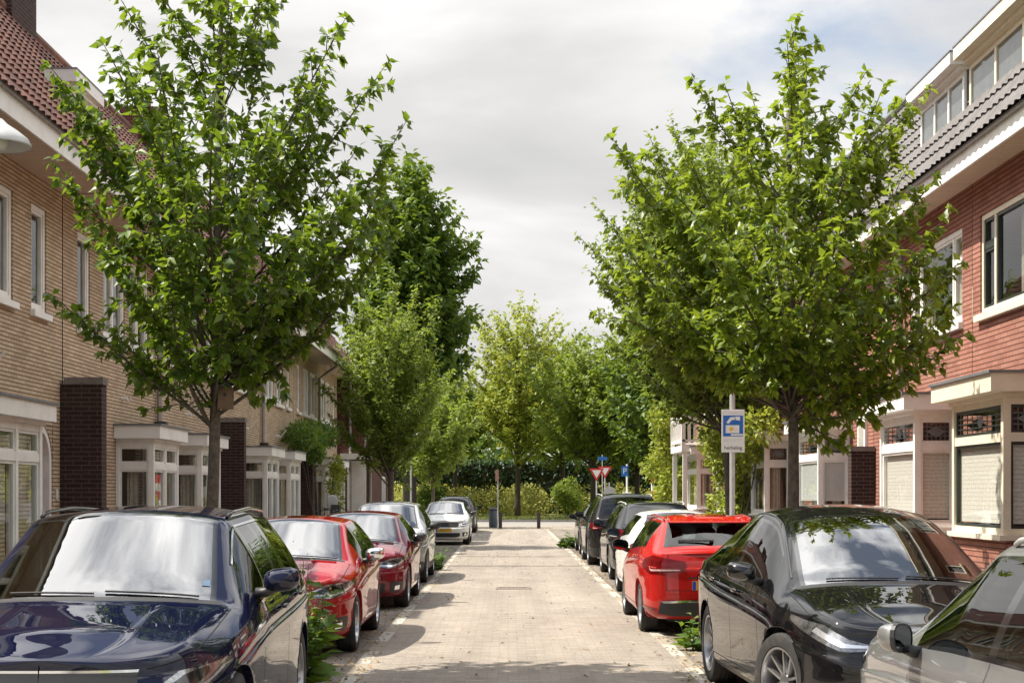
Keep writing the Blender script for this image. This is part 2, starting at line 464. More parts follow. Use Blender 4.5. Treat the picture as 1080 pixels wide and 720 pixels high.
class Car:
    LV = [  # z front, z side, z rear, side inset, front inset, rear inset (None z = relative to shoulder)
        (.19, .185, .21, .11, .10, .07),
        (.25, .235, .27, .045, .015, .012),
        (.38, .34, .40, .012, .0, .0),
        (.50, .50, .52, .008, .0, .0),
        (.56, .64, .64, .0, .008, .006),
        (-.17, -.185, -.17, -.006, .022, .014),
        (-.145, -.158, -.145, .010, .032, .024),
        (-.09, -.09, -.09, .014, .05, .034),
        (0, 0, 0, .048, .095, .06)]
    LVV = [0, 1, 2, 3, 4, 4.7, 4.85, 5.3, 6]
    def __init__(s, name, label, loc, rz, paint, **k):
        s.k = k
        s.root = empty(name, loc, rz, label, 'car', k.get('group', 'cars parked along the kerbs'))
        s.paint = paint
        s.surface(); s.split(); s.wheels(); s.under(); s.seams(); s.mirrors()
        if k.get('interior', True): s.interior()
        if k.get('rails'): s.rails(k['rails'])
    # ---- parametric surface
    def surface(s):
        k = s.k; L = s.L = k['L']; hw = s.hw = k['W'] / 2; H = s.H = k['H']
        nb = k.get('nose', 1.); rb = k.get('tail', 1.)
        P = [(0, 0), (.30, .006 * nb), (.55, .045 * nb), (.74, .13 * nb), (.86, .27 * nb), (.94, .52 * nb), (.98, .95), (1, 1.6), (1, L * .5), (1, L - 1.5),
             (.985, L - .85), (.955, L - .42 * rb), (.90, L - .18 * rb), (.78, L - .055 * rb), (.5, L - .012 * rb), (0, L)]
        F = catmull(P, 60)
        fx = F[:, 0] * hw; fd = np.maximum.accumulate(np.clip(F[:, 1], 0, L))
        fs = np.concatenate([[0], np.cumsum(np.hypot(np.diff(fx), np.diff(fd)))])
        s.fx, s.fd, s.fs = fx, fd, fs
        n = int(fs[-1] / k.get('ds', .055))
        st = np.linspace(0, fs[-1], n)
        keys = [k['cowl'], k['cowl'] - .05, k['header'], k['header'] - .045, k['rhead'], k['rhead'] + .06, k['rgb']]
        for a, b in k['wins'] + k['doors']: keys += [a, b]
        keys = sorted(set(round(q, 3) for q in keys))
        for q in keys:
            sq = s.S(q)
            i = int(np.argmin(np.abs(st - sq)))
            if abs(st[i] - sq) < .018: st[i] = sq
            else: st = np.sort(np.append(st, sq))
        s.st = st
        x0 = np.interp(st, fs, fx); d0 = np.interp(st, fs, fd)
        s.d0 = d0
        ss = lambda t: np.clip(t, 0, 1) ** 2 * (3 - 2 * np.clip(t, 0, 1))
        wf = ss(1 - d0 / 1.0); wrr = ss(1 - (L - d0) / .95); wsd = 1 - wf - wrr
        zsf = smooth_curve(k['zs'], .12); zs = zsf(d0)
        lev = []
        for zf, zm, zr, ins, fi, ri in k.get('lv', s.LV):
            Z = zf * wf + zm * wsd + zr * wrr
            if zf <= 0: Z = Z + zs
            lev.append(np.stack([x0 - ins * (x0 / hw) ** 1.5, d0 + fi * wf * (1 + .0 * x0) - ri * wrr, Z], -1))
        low = catmull(lev, 3)          # rows, stations, xyz(d)
        V = list(np.interp(np.arange(len(low)) / 3, np.arange(len(s.LVV)), s.LVV))
        top = low[-1]; xs, ds, z3 = top[:, 0], top[:, 1], top[:, 2]
        wt = np.minimum(smooth_curve(k['wt'], .15)(ds) * hw, xs * .93)
        zt = np.maximum(smooth_curve(k['zt'])(ds), z3 + .004); zc = np.maximum(smooth_curve(k['zc'])(ds), zt + .002)
        bow = smooth_curve(k['bow'], .2)(ds)
        rows = list(low)
        for q in (.05, .10, .22, .36, .5, .64, .78, .88, .92, .97):
            x = xs + (wt - xs) * q; z = z3 + (zt - z3) * q
            hgt = np.clip(zt - z3, 0, .5)
            bulge = 4 * q * (1 - q) * (.008 + .05 * hgt) 
            rows.append(np.stack([x + bulge * np.clip(hgt / .2, 0, 1), ds, z + bulge * np.clip(1 - hgt / .2, 0, 1)], -1)); V.append(6 + q)
        rx = k.get('ridge', (.56, .045, .010))
        hoodw = np.clip((ds - .10) / .25, 0, 1) * np.clip((k['cowl'] - .02 - ds) / .2, 0, 1)
        for p in (.03, .075, .12, .2, .28, .34, .38, .41, .44, .47, .50, .54, .6, .74, .87, 1.):
            x = wt * (1 - p); rr = (1 - p)
            z = zt + (zc - zt) * (1 - rr ** 2.4) + hoodw * rx[2] * (1 / (1 + math.exp(-(rr - rx[0]) / (rx[1] * .35))) - .5 + .5 * math.exp(-((rr - rx[0]) / rx[1]) ** 2))
            rows.append(np.stack([x, ds - bow * (1 - rr ** 2) , z], -1)); V.append(7 + p)
        G = np.array(rows)             # (nv, ns, 3) with (x, d, z)
        s.G = G; s.V = np.array(V)
        s.nv, s.ns = G.shape[0], G.shape[1]
    def S(s, d):                      # arclength on the outline at distance d behind the nose (side)
        i0 = np.searchsorted(s.fd, .2); return float(np.interp(d, s.fd, s.fs))
    def SF(s, x):                     # on the front face at half width x
        m = s.fd < s.L * .4; return float(np.interp(x, s.fx[m], s.fs[m]))
    def SR(s, x):
        m = s.fd > s.L * .6; return float(np.interp(-x, -s.fx[m], s.fs[m]))
    def E(s, sv, V):
        i = np.clip(np.interp(sv, s.st, np.arange(s.ns)), 0, s.ns - 1.0001); j = np.clip(np.interp(V, s.V, np.arange(s.nv)), 0, s.nv - 1.0001)
        i0 = int(i); j0 = int(j); a = i - i0; b = j - j0
        G = s.G
        return (G[j0, i0] * (1 - a) + G[j0, i0 + 1] * a) * (1 - b) + (G[j0 + 1, i0] * (1 - a) + G[j0 + 1, i0 + 1] * a) * b
    def VZ(s, sv, z):
        i = np.clip(np.interp(sv, s.st, np.arange(s.ns)), 0, s.ns - 1.0001); i0 = int(i); a = i - i0
        nl = int(np.searchsorted(s.V, 6.93))
        zc = s.G[:nl, i0, 2] * (1 - a) + s.G[:nl, i0 + 1, 2] * a
        zc = np.maximum.accumulate(zc + np.arange(nl) * 1e-6)
        return float(np.interp(z, zc, s.V[:nl]))
    def PN(s, sv, V, side=1, off=0.):
        e = .012
        p = s.E(sv, V)
        a = s.E(sv + e, V) - s.E(sv - e, V); b = s.E(sv, V + .04) - s.E(sv, V - .04)
        n = np.cross(a, b)
        l = np.linalg.norm(n)
        n = n / l if l > 1e-9 else np.array([1., 0, 0])
        c = np.array([0., s.L / 2, .6])
        if n[0] * p[0] + n[1] * (p[1] - s.L / 2) + n[2] * (p[2] - .55) < 0: n = -n
        q = p + n * off
        return Vector((side * q[0], s.L / 2 - q[1], q[2]))
    # ---- split the skin into parts
    def tagf(s, d, V):
        k = s.k
        cl, hd, rh, rg = k['cowl'], k['header'], k['rhead'], k['rgb']
        if V > 7.075 and cl <= d <= hd: return 'windscreen' if (V > 7.12 and d < hd - .045) else 'seal_front'
        if V > 7.03 and cl - .05 <= d < cl: return 'cowl_panel'
        if V > 7.075 and rh + .02 <= d <= rg: return 'rear_window' if (V > 7.12 and d > rh + .06) else 'seal_rear'
        if k.get('glass_roof') and V > 7.12 and hd + .06 < d < rh: return 'roof_glass'
        w0 = k['wins'][0][0]; w1 = k['wins'][-1][1]
        if 6.05 < V < 6.92 and w0 <= d <= w1:
            if 6.10 < V < 6.88:
                for i, (a, b) in enumerate(k['wins']):
                    if a <= d <= b: return ('side_window', i)
            return ('seal', 0)
        if V < k.get('clad', 1.6) : return 'sill_cladding' if k.get('clad') else ('body')
        if 1.9 < V < 6.05:
            for i, (a, b) in enumerate(k['doors']):
                if a <= d <= b: return ('door', i)
        if V > 6.3 and d < cl - .05 and d > .12: return 'hood'
        return 'body'
    def split(s):
        k = s.k; G = s.G.copy()
        G0 = s.G
        Ra = s.Ra = k['wr'] + k.get('archgap', .045)
        inside = np.zeros(G.shape[:2], bool)
        for dc in (k['fo'], k['fo'] + k['wb']):
            dd = G0[:, :, 1] - dc; zz = G0[:, :, 2] - k['wr']
            r = np.hypot(dd, zz)
            m = (r < Ra) & (s.V[:, None] < 5.9) & (G0[:, :, 0] > s.hw * .7)
            inside |= m
            f = Ra / np.maximum(r, 1e-4)
            G[:, :, 1] = np.where(m, dc + dd * f, G[:, :, 1]); G[:, :, 2] = np.where(m, k['wr'] + zz * f, G[:, :, 2])
        verts = []; index = {}
        faces = {}
        def vid(p):
            key = (round(p[0], 4), round(p[1], 4), round(p[2], 4))
            if key not in index:
                index[key] = len(verts); verts.append(p)
            return index[key]
        allf = []
        for side in (1, -1):
            ids = np.empty(G.shape[:2], int)
            for j in range(s.nv):
                for i in range(s.ns):
                    g = G[j, i]
                    ids[j, i] = vid((side * g[0], s.L / 2 - g[1], g[2]))
            for j in range(s.nv - 1):
                Vm = (s.V[j] + s.V[j + 1]) / 2
                for i in range(s.ns - 1):
                    if inside[j, i] and inside[j + 1, i] and inside[j, i + 1] and inside[j + 1, i + 1]: continue
                    f = [ids[j, i], ids[j, i + 1], ids[j + 1, i + 1], ids[j + 1, i]]
                    if side > 0: f = f[::-1]
                    f = [a for a, b in zip(f, f[1:] + f[:1]) if a != b]
                    if len(set(f)) < 3: continue
                    t = s.tagf((s.d0[i] + s.d0[i + 1]) / 2, Vm)
                    if isinstance(t, tuple): t = t + (side,)
                    faces.setdefault(t, []).append(f); allf.append(f)
        co = np.array(verts)
        me = bpy.data.meshes.new('skin'); me.from_pydata(verts, [], allf); me.update()
        vn = np.empty(len(verts) * 3); me.vertices.foreach_get('normal', vn); vn = vn.reshape(-1, 3)
        bpy.data.meshes.remove(me)
        s.parts = {}
        order = sorted(faces, key=lambda t: (0 if not isinstance(t, tuple) else (1 if t[0] == 'door' else 2), str(t)))
        glass = {'windscreen': 'windscreen', 'rear_window': 'sideglass', 'roof_glass': 'black_gloss', 'seal': 'black_gloss', 'seal_front': 'black_gloss', 'seal_rear': 'black_gloss', 'cowl_panel': 'black_plastic', 'sill_cladding': 'black_plastic'}
        for t in order:
            fl = faces[t]
            nm = t[0] if isinstance(t, tuple) else t
            used = sorted(set(a for f in fl for a in f)); mp = {a: b for b, a in enumerate(used)}
            me = bpy.data.meshes.new(nm)
            me.from_pydata([verts[a] for a in used], [], [[mp[a] for a in f] for f in fl]); me.update()
            me.polygons.foreach_set('use_smooth', [True] * len(me.polygons))
            me.normals_split_custom_set_from_vertices([tuple(vn[a]) for a in used])
            m = s.paint
            if nm in glass: m = M[glass[nm]]
            if nm == 'side_window': m = s.k.get('sglass', M['sideglass'])
            par = s.root
            s.parts[t] = link_mesh({'seal': 'window_seal', 'seal_front': 'windscreen_seal', 'seal_rear': 'rear_window_seal'}.get(nm, nm), me, m, par)
            if nm in ('hood', 'windscreen', 'rear_window', 'body') or nm == 'door': pass
    # ---- running gear
    def wheels(s):
        k = s.k; r = k['wr']; w = k.get('ww', .225)
        sty = k.get('rim', ('alloy', 5, .0))
        tyre, rim, disc = wheel_meshes(r, w, sty, k.get('rimfrac', .70))
        for dc, ax in ((k['fo'], 'f'), (k['fo'] + k['wb'], 'r')):
            # outer face of the tyre just inside the widest skin at the axle
            xo = s.hw - .035
            for side in (1, -1):
                h = link_mesh('wheel', disc, None, s.root)
                h.location = (side * (xo - w / 2), s.L / 2 - dc, r)
                rot = 0 if side > 0 else pi
                if ax == 'f': rot += k.get('steer', 0.)
                h.rotation_euler = (0, 0, rot)
                link_mesh('tyre', tyre, None, h); link_mesh('rim', rim, None, h)
        for dc in (k['fo'], k['fo'] + k['wb']):
            for side in (1, -1):
                lip = MB(); lin_ = MB()
                prev = None
                n = 28; a0 = math.asin(min(.95, max(-.95, (.2 - r) / s.Ra)))
                for i in range(n + 1):
                    a = a0 + (pi - 2 * a0) * i / n
                    d = dc + cos(a) * s.Ra; z = r + sin(a) * s.Ra
                    d2 = dc + cos(a) * (s.Ra - .006); z2 = r + sin(a) * (s.Ra - .006)
                    sv = s.S(d); x = s.E(sv, s.VZ(sv, z))[0]
                    row = [Vector((side * (x + .003), s.L / 2 - d, z)), Vector((side * (x + .001), s.L / 2 - d2, z2)), Vector((side * (x - .05), s.L / 2 - d2, z2)), Vector((side * (x - .32), s.L / 2 - d2, z2))]
                    if prev:
                        lip.quad(prev[0], row[0], row[1], prev[1]); lip.quad(prev[1], row[1], row[2], prev[2])
                        lin_.quad(prev[2], row[2], row[3], prev[3])
                    prev = row
                lip.build('arch_lip', M['black_plastic'] if k.get('archtrim') else s.paint, s.root, 'all')
                lin_.build('wheel_arch_liner', M['black_plastic'], s.root, 'all')
                if k.get('archtrim'):
                    tr = MB(); prev = None
                    for i in range(n + 1):
                        a = a0 + (pi - 2 * a0) * i / n
                        row = []
                        for rr in (s.Ra, s.Ra + .03, s.Ra + .06):
                            d = dc + cos(a) * rr; z = r + sin(a) * rr; sv = s.S(d)
                            row.append(s.PN(sv, s.VZ(sv, z), side, .008 if rr < s.Ra + .05 else .002))
                        if prev:
                            tr.quad(prev[0], row[0], row[1], prev[1]); tr.quad(prev[1], row[1], row[2], prev[2])
                        prev = row
                    tr.build('arch_trim', M['black_plastic'] if k['archtrim'] == 'black' else s.paint, s.root, 'all')
    def under(s):
        k = s.k; y = s.L / 2
        b = MB(); w = s.hw - .34
        b.box(-w, w, y - .25, -y + .25, .17, .42)
        a = k['fo'] + s.Ra + .05; c = k['fo'] + k['wb'] - s.Ra - .05
        b.box(-s.hw + .13, s.hw - .13, y - a, y - c, .19, .36)
        b.build('underbody', M['black_plastic'], s.root)
    def strip(s, pts, side, w=.006, off=.0022, b=None):
        """thin dark line over the skin through (s, V) points"""
        b = b or MB(); prev = None
        Q = []
        for (a, c) in zip(pts, pts[1:]):
            for t in np.linspace(0, 1, 9)[:-1]: Q.append((a[0] + (c[0] - a[0]) * t, a[1] + (c[1] - a[1]) * t))
        Q.append(pts[-1])
        P = [s.PN(q[0], q[1], side, off) for q in Q]
        for i, q in enumerate(Q):
            t = (P[min(i + 1, len(P) - 1)] - P[max(i - 1, 0)]).normalized()
            nn = (s.PN(q[0], q[1], side, off + .05) - P[i]).normalized()
            u = t.cross(nn) * (w / 2)
            row = (P[i] - u, P[i] + u)
            if prev: b.quad(prev[0], prev[1], row[1], row[0])
            prev = row
        return b
    def seams(s):
        k = s.k
        def gap(*a): s.strip(*a).build('panel_gap', M['seam'], s.root)
        for side in (1, -1):
            for a, c in k['doors']:
                for d in ((a, c) if (a, c) == k['doors'][-1] else (a,)):
                    sv = s.S(d)
                    # stop the rear edge at the wheel arch
                    lo = 1.9
                    for dc in (k['fo'], k['fo'] + k['wb']):
                        if abs(d - dc) < s.Ra:
                            lo = max(lo, s.VZ(sv, k['wr'] + sqrt(s.Ra ** 2 - (d - dc) ** 2)))
                    gap([(sv, lo), (sv, 6.05)], side)
                lo_d = max(a, k['fo'] + s.Ra) ; hi_d = min(c, k['fo'] + k['wb'] - s.Ra)
                gap([(s.S(lo_d), 1.9), (s.S(hi_d), 1.9)], side)
            gap([(s.SF(s.hw * .60), 6.3), (s.S(.30), 6.5), (s.S(k['cowl'] - .06), 6.75)], side, .007)
        for i, (a, c) in enumerate(k['doors']):
            for side in (1, -1):
                if ('door', i, side) not in s.parts: continue
                h = MB(); d = c - .20
                sv = s.S(d); z = s.E(sv, 5.3)[2]
                p = s.PN(sv, s.VZ(sv, z), side, .022)
                h.ellipsoid(p, (.016, .105, .016), 10, 8, .7)
                h.build('handle', k.get('handlemat', s.paint), s.parts[('door', i, side)], 'all')
    def mirrors(s):
        k = s.k
        d, z = k.get('mirror', (k['wins'][0][0] + .12, k['zs_at_mirror'] if 'zs_at_mirror' in k else None))
        sv = s.S(d)
        if z is None: z = s.E(sv, 6.0)[2] + .06
        for side in (1, -1):
            x0 = s.E(sv, 6.02)[0]
            c = Vector((side * (x0 + .105), s.L / 2 - d, z + .03))
            m = MB(); tw_ = -side * k.get('mtwist', .25); ct, st_ = cos(tw_), sin(tw_)
            rotm = lambda v: (c[0] + (v[0] - c[0]) * ct - (v[1] - c[1]) * st_, c[1] + (v[0] - c[0]) * st_ + (v[1] - c[1]) * ct, v[2])
            # shell: bulging towards the nose, flat to the rear
            nu, nvv = 16, 8; vs = []
            for j in range(nvv + 1):
                t = j / nvv; f = sqrt(max(0, 1 - t ** 2.4)); yy = t * .115
                for i in range(nu):
                    a = 2 * pi * i / nu
                    ca = math.copysign(abs(cos(a)) ** .7, cos(a)); sa = math.copysign(abs(sin(a)) ** .7, sin(a))
                    vs.append((c[0] + .115 * f * ca + side * .02 * (1 - t), c[1] + yy, c[2] + .075 * f * sa + .012 * ca * side))
            vs = [rotm(v) for v in vs]
            fs = [(j * nu + i, j * nu + (i + 1) % nu, (j + 1) * nu + (i + 1) % nu, (j + 1) * nu + i) for j in range(nvv) for i in range(nu)]
            m.add(vs, fs)
            sh = m.build('mirror', k.get('mirrormat', s.paint), s.root, 'all')
            rim = MB(); b0 = [Vector(v) for v in vs[:nu]]
            bk = Vector((.022 * st_, -.022 * ct, 0)); b1 = [v + bk for v in b0]; cc = sum(b0, Vector()) / nu
            b2 = [cc + (v - cc) * .90 + bk * 1.1 for v in b0]
            for i in range(nu):
                j = (i + 1) % nu
                rim.quad(b0[i], b0[j], b1[j], b1[i]); rim.quad(b1[i], b1[j], b2[j], b2[i])
            arm = [(side * (x0 - .03), c[1] + .045, z - .05), (side * (x0 + .03), c[1] + .05, z - .045), (side * (x0 + .09), c[1] + .05, c[2] - .045)]
            rim.tube(arm, [.034, .032, .03], 8)
            rim.build('mirror_housing', M['black_plastic'], sh, 'all')
            gl = MB(); gl.add([v - bk * .15 for v in b2], [tuple(range(nu))])
            gl.build('mirror_glass', M['mirror_face'], sh)
    def rails(s, m):
        k = s.k
        for side in (1, -1):
            a, c = k['header'] + .12, k['rhead'] - .02
            pts = []; n = 18
            for i in range(n + 1):
                t = i / n; d = a + (c - a) * t
                e = min(1, min(t, 1 - t) / .09)
                p = s.PN(s.S(d), 7.02, side, .010 + .026 * sin(e * pi / 2))
                pts.append(p)
            MB().tube(pts, .014, 8).build('roof_rail', m, s.root, 'all')
    def interior(s):
        k = s.k; y = s.L / 2; hw = s.hw
        b = MB(); zc = float(s.E(s.S(k['cowl']), 6.0)[2])
        pts = [(y - k['cowl'] - .10, zc - .03), (y - k['cowl'] - .55, zc + .02), (y - k['cowl'] - .72, zc - .10), (y - k['cowl'] - .62, zc - .40), (y - k['cowl'] - .10, zc - .3)]
        b.prism(pts, 0, -hw + .25, hw - .25)
        b.build('dashboard', M['dash'], s.root, True, bevel=.02)
        st = MB()
        cx = -.37 if not k.get('rhd') else .37
        cy = y - k['cowl'] - .86; ring = []
        R = .185
        n = 24; vs = []; fs = []
        ax = Vector((0, -.9, .42)).normalized(); e1 = Vector((1, 0, 0)); e2 = ax.cross(e1)
        cc = Vector((cx, cy, zc + .02))
        for i in range(n + 1):
            a = 2 * pi * i / n
            ring.append(cc + e1 * cos(a) * R + e2 * sin(a) * R)
        st.tube(ring, .016, 8, cap=False)
        st.tube([cc - e1 * R, cc + e1 * R], .018, 6); st.tube([cc, cc - e2 * R], .018, 6); st.tube([cc, cc - ax * .3], .03, 6)
        st.build('steering_wheel', M['black_plastic'], s.root, 'all')
        for row, dd in ((0, k['cowl'] + 1.35), (1, k['cowl'] + 2.20)):
            for sx in ((-.38, .38) if row == 0 else (-.42, 0, .42)):
                q = MB(); yy = y - dd; w = .25 if row == 0 else .2
                q.ellipsoid((sx, yy + .22, .52), (w, .28, .10), 14, 8, .6)
                q.ellipsoid((sx, yy - .10, .86), (w - .01, .10, .36), 14, 8, .6)
                q.ellipsoid((sx, yy - .16, 1.22), (.13, .055, .10), 12, 8, .7)
                q.build('seat', M['seat'], s.root, 'all')
        fl = MB(); fl.box(-hw + .2, hw - .2, y - k['cowl'], -y + .4, .34, .37)
        fl.build('cabin_floor', M['seat'], s.root)
    # ---- decals on the skin: lamps, grilles, trims
    def patch(s, name, m, lower, upper, sides=(1, -1), off=.004, n=10, mm=5, parent=None, join=False, zval=True):
        outs = []; b = None
        for side in sides:
            if b is None or not join: b = MB()
            def dens(P):
                P = np.array(P, float); t = np.concatenate([[0], np.cumsum(np.linalg.norm(np.diff(P, axis=0), axis=1))]); u = np.linspace(0, t[-1], n + 1)
                return np.stack([np.interp(u, t, P[:, 0]), np.interp(u, t, P[:, 1])], -1)
            A, B = dens(lower), dens(upper)
            rows = []
            for j in range(mm + 1):
                row = []
                for i in range(n + 1):
                    sv, z = A[i] + (B[i] - A[i]) * j / mm
                    row.append(s.PN(sv, s.VZ(sv, z) if zval else z, side, off))
                rows.append(row)
            base = len(b.v)
            vs = [p for r in rows for p in r]; fs = []
            for j in range(mm):
                for i in range(n):
                    f = (j * (n + 1) + i, j * (n + 1) + i + 1, (j + 1) * (n + 1) + i + 1, (j + 1) * (n + 1) + i)
                    fs.append(f if side < 0 else f[::-1])
            b.add(vs, fs)
            if not join: outs.append(b.build(name, m, parent or s.root, 'all'))
        if join: outs.append(b.build(name, m, parent or s.root, 'all'))
        return outs
    def plate(s, front, z, text=None, blue=True, tilt=0.):
        e = s.fs[-1]
        sv = 0.0 if front else e
        p = s.E(sv + (.0 if front else -.0), s.VZ(sv, z))
        y = s.L / 2 - p[1] + (.014 if front else -.014)
        sg = 1 if front else -1
        b = MB(); b.box(-.26, .26, y, y - sg * .012, z - .055, z + .055)
        o = b.build('licence_plate', M['plate'], s.root)
        bb = MB(); xl = -.26 * (-1 if front else 1)
        bb.box(xl, xl + (.045 if not front else -.045), y + sg * .001, y - sg * .003, z - .053, z + .053)
        bb.build('plate_band', M['plate_blue'], o)
        if text:
            rz = pi if front else 0
            mw = Matrix.Translation((0.02 * (-1 if front else 1), y + sg * .0012, z)) @ Matrix.Rotation(rz, 4, 'Z') @ Matrix.Rotation(pi / 2, 4, 'X')
            text_mesh('plate_text', text, .095, M['ink'], o, mw)
        return o
    def wipers(s):
        k = s.k
        for x0, x1 in ((.0, .50), (-.58, -.06)):
            pts = []
            for t in np.linspace(0, 1, 8):
                x = x0 + (x1 - x0) * t
                side = 1 if x >= 0 else -1
                d = k['cowl'] + .015 + .02 * t
                w = s.E(s.S(d), 7.03)[0]
                pts.append(s.PN(s.S(d), 7 + max(.04, 1 - abs(x) / w), side, .012))
            MB().tube(pts, .006, 6).build('wiper', M['black_plastic'], s.root)

_wm = {}
def wheel_meshes(r, w, style, frac):
    key = (r, w, style, frac)
    if key in _wm: return _wm[key]
    rr = r * frac; h = w / 2
    def mesh(b, m, name, smooth=True):
        me = bpy.data.meshes.new(name); me.from_pydata(b.v, [], b.f); me.update()
        me.polygons.foreach_set('use_smooth', [True] * len(me.polygons))
        me.set_sharp_from_angle(angle=radians(35))
        me.materials.append(m); box_uv(me)
        return me
    t = MB()
    t.lathe([(rr, -h * .8), (rr + .012, -h * .95), (r - .035, -h), (r - .012, -h * .93), (r, -h * .75), (r, -h * .38), (r - .008, -h * .36), (r - .008, -h * .30), (r, -h * .28), (r, -h * .04), (r - .008, -h * .03), (r - .008, h * .03), (r, h * .04),
             (r, h * .28), (r - .008, h * .30), (r - .008, h * .36), (r, h * .38), (r, h * .75), (r - .012, h * .93), (r - .035, h), (rr + .012, h * .95), (rr, h * .8)], 48, axis=0)
    tm = mesh(t, M['rubber'], 'tyre')
    b = MB(); mname, ns, tw = style
    b.lathe([(rr + .004, h * .78), (rr + .004, h * .92), (rr - .012, h * .90), (rr - .022, h * .55), (rr - .03, -h * .3)], 48, axis=0)
    b.lathe([(0, h * .62), (.035, h * .62), (.06, h * .55), (.065, h * .2)], 20, axis=0)
    for i in range(ns):
        for dv in ((-1, 1) if tw > 0 else (0,)):
            a = 2 * pi * i / ns
            rad = Vector((0, cos(a), sin(a))); tan = Vector((0, -sin(a), cos(a)))
            x0, x1 = h * .52, h * .74
            w0 = .030 if tw <= 0 else .014; w1 = (.040 if ns < 8 else .022) if tw <= 0 else .013
            o0 = tan * dv * tw * .35; o1 = tan * dv * tw
            A = rad * .045 + o0; B = rad * (rr - .014) + o1
            vs = []
            for c, ww, x in ((A, w0, x0), (B, w1, x1)):
                for q in (-1, 1): vs.append(c + tan * q * ww + Vector((x - .03, 0, 0)))
                for q in (.7, -.7): vs.append(c + tan * q * ww + Vector((x, 0, 0)))
            b.add(vs, [(0, 1, 2, 3), (4, 7, 6, 5), (0, 4, 5, 1), (1, 5, 6, 2), (2, 6, 7, 3), (3, 7, 4, 0)])
    rm = mesh(b, M[mname], 'rim')
    d = MB()
    d.lathe([(0, h * .1), (rr * .62, h * .1), (rr * .62, -h * .05), (rr - .03, -h * .3), (rr, -h * .8), (0, -h * .8)], 32, axis=0)
    dm = mesh(d, M['iron'], 'brake_disc')
    _wm[key] = (tm, rm, dm)
    return _wm[key]

def spec(L, W, H, fo, wb, wr, hf, hc, cowl, header, rhead, rgb, zrg, belt0, belt1, **k):
    """keys of the skin curves from the main dimensions"""
    mid = (header + rhead) / 2
    k.update(L=L, W=W, H=H, fo=fo, wb=wb, wr=wr, cowl=cowl, header=header, rhead=rhead, rgb=rgb)
    k.setdefault('zs', [(0, hf - .10), (.3, hf - .05), (.9, hf + (hc - hf) * .5 - .06), (cowl, hc - .10), (cowl + .5, belt0), (L * .62, (belt0 + belt1) / 2), (rgb - .5, belt1), (L, zrg - .05)])
    k.setdefault('wt', [(0, .74), (.8, .76), (cowl, .80), (header, .645), (mid, .66), (rhead, .62), (rgb, .76), (L, .74)])
    k.setdefault('zt', [(0, hf - .05), (.12, hf - .02), (.5, hf + (hc - hf) * .40), (cowl - .03, hc - .025), (header, H - .085), (mid, H - .055), (rhead, H - .085), (rgb, zrg - .02), (L, zrg - .045)])
    k.setdefault('zc', [(0, hf - .04), (.12, hf + .005), (.5, hf + (hc - hf) * .55 + .01), (cowl - .03, hc + .015), (header, H - .025), (mid, H), (rhead, H - .03), (rgb, zrg + .012), (L, zrg - .03)])
    k.setdefault('bow', [(0, 0), (.5, .0), (cowl, .17), (header, .09), (mid, .0), (rhead, -.05), (rgb, -.06), (L, 0)])
    return k
# ------------------------------------------------------------------ ground, road, pavements
M['road_pavers'] = mat_brick('road_pavers', (.335, .293, .245), (.268, .232, .192), (.235, .20, .16), bw=.20, rh=.10, ms=.005, bump=.35, stain=.2, tracks=.16)
M['bay_pavers'] = mat_brick('parking_pavers', (.27, .235, .19), (.215, .185, .15), (.11, .092, .075), bw=.30, rh=.15, ms=.008, bump=.6, stain=.35, tracks=.25)
M['pavement'] = mat_brick('pavement_tiles', (.34, .32, .29), (.29, .27, .245), (.12, .11, .10), bw=.30, rh=.30, ms=.007, bump=.4, stain=.3)
M['kerb'] = mat_brick('kerb_stone', (.36, .34, .31), (.32, .30, .275), (.12, .11, .1), bw=1.0, rh=.6, ms=.008, bump=.4, stain=.3)
M['white_block'] = mat('white_paver', (.37, .35, .30), .8, var=.18, scale=8., bump=.3, dirt=((.35, .3, .25), 4., .6))
M['line_block'] = mat('edge_paver', (.27, .23, .175), .85, var=.2, scale=7., bump=.4)
M['soil'] = mat('soil', (.085, .062, .042), .95, var=.4, scale=5., bump=1., bscale=40.)
M['turf'] = mat('grass_ground', (.12, .135, .035), .95, var=.35, scale=1.5, bump=.8, bscale=30., dirt=((.22, .19, .08), .8, .7))
M['cross_road'] = mat('cross_road_asphalt', (.22, .205, .185), .9, var=.15, scale=2., bump=.3, bscale=120.)
def sheet(name, m, x0, x1, y0, y1, z):
    b = MB(); b.quad((x0, y0, z), (x1, y0, z), (x1, y1, z), (x0, y1, z))
    return tag(b.build(name, m), kind='structure')
sheet('ground', M['turf'], -400, 400, -60, 700, -.03)
YE = 72.
sheet('road', M['road_pavers'], -1.42, 1.76, -8, YE, 0.)
sheet('parking_bay_ground', M['bay_pavers'], -3.62, -1.56, -8, YE, 0.)
sheet('parking_bay_ground', M['bay_pavers'], 1.90, 3.92, -8, YE, 0.)
sheet('junction_paving', M['road_pavers'], -3.62, 3.92, YE, 79.9, 0.)
sheet('cross_road', M['cross_road'], -150, 150, 79.9, 90., 0.)
for x0, x1, sx in ((-6.9, -3.76, -1), (4.06, 6.6, 1)):
    b = MB(); b.box(x0, x1, -8, 79.6, -.02, .12)
    tag(b.build('pavement', M['pavement']), kind='structure')
for x0, x1 in ((-3.76, -3.62), (3.92, 4.06)):
    b = MB(); b.box(x0, x1, -8, 79.6, -.02, .135)
    tag(b.build('kerb', M['kerb']), kind='structure')
b = MB(); b.box(-150, 150, 90., 90.3, -.02, .13); tag(b.build('kerb', M['kerb']), kind='structure')
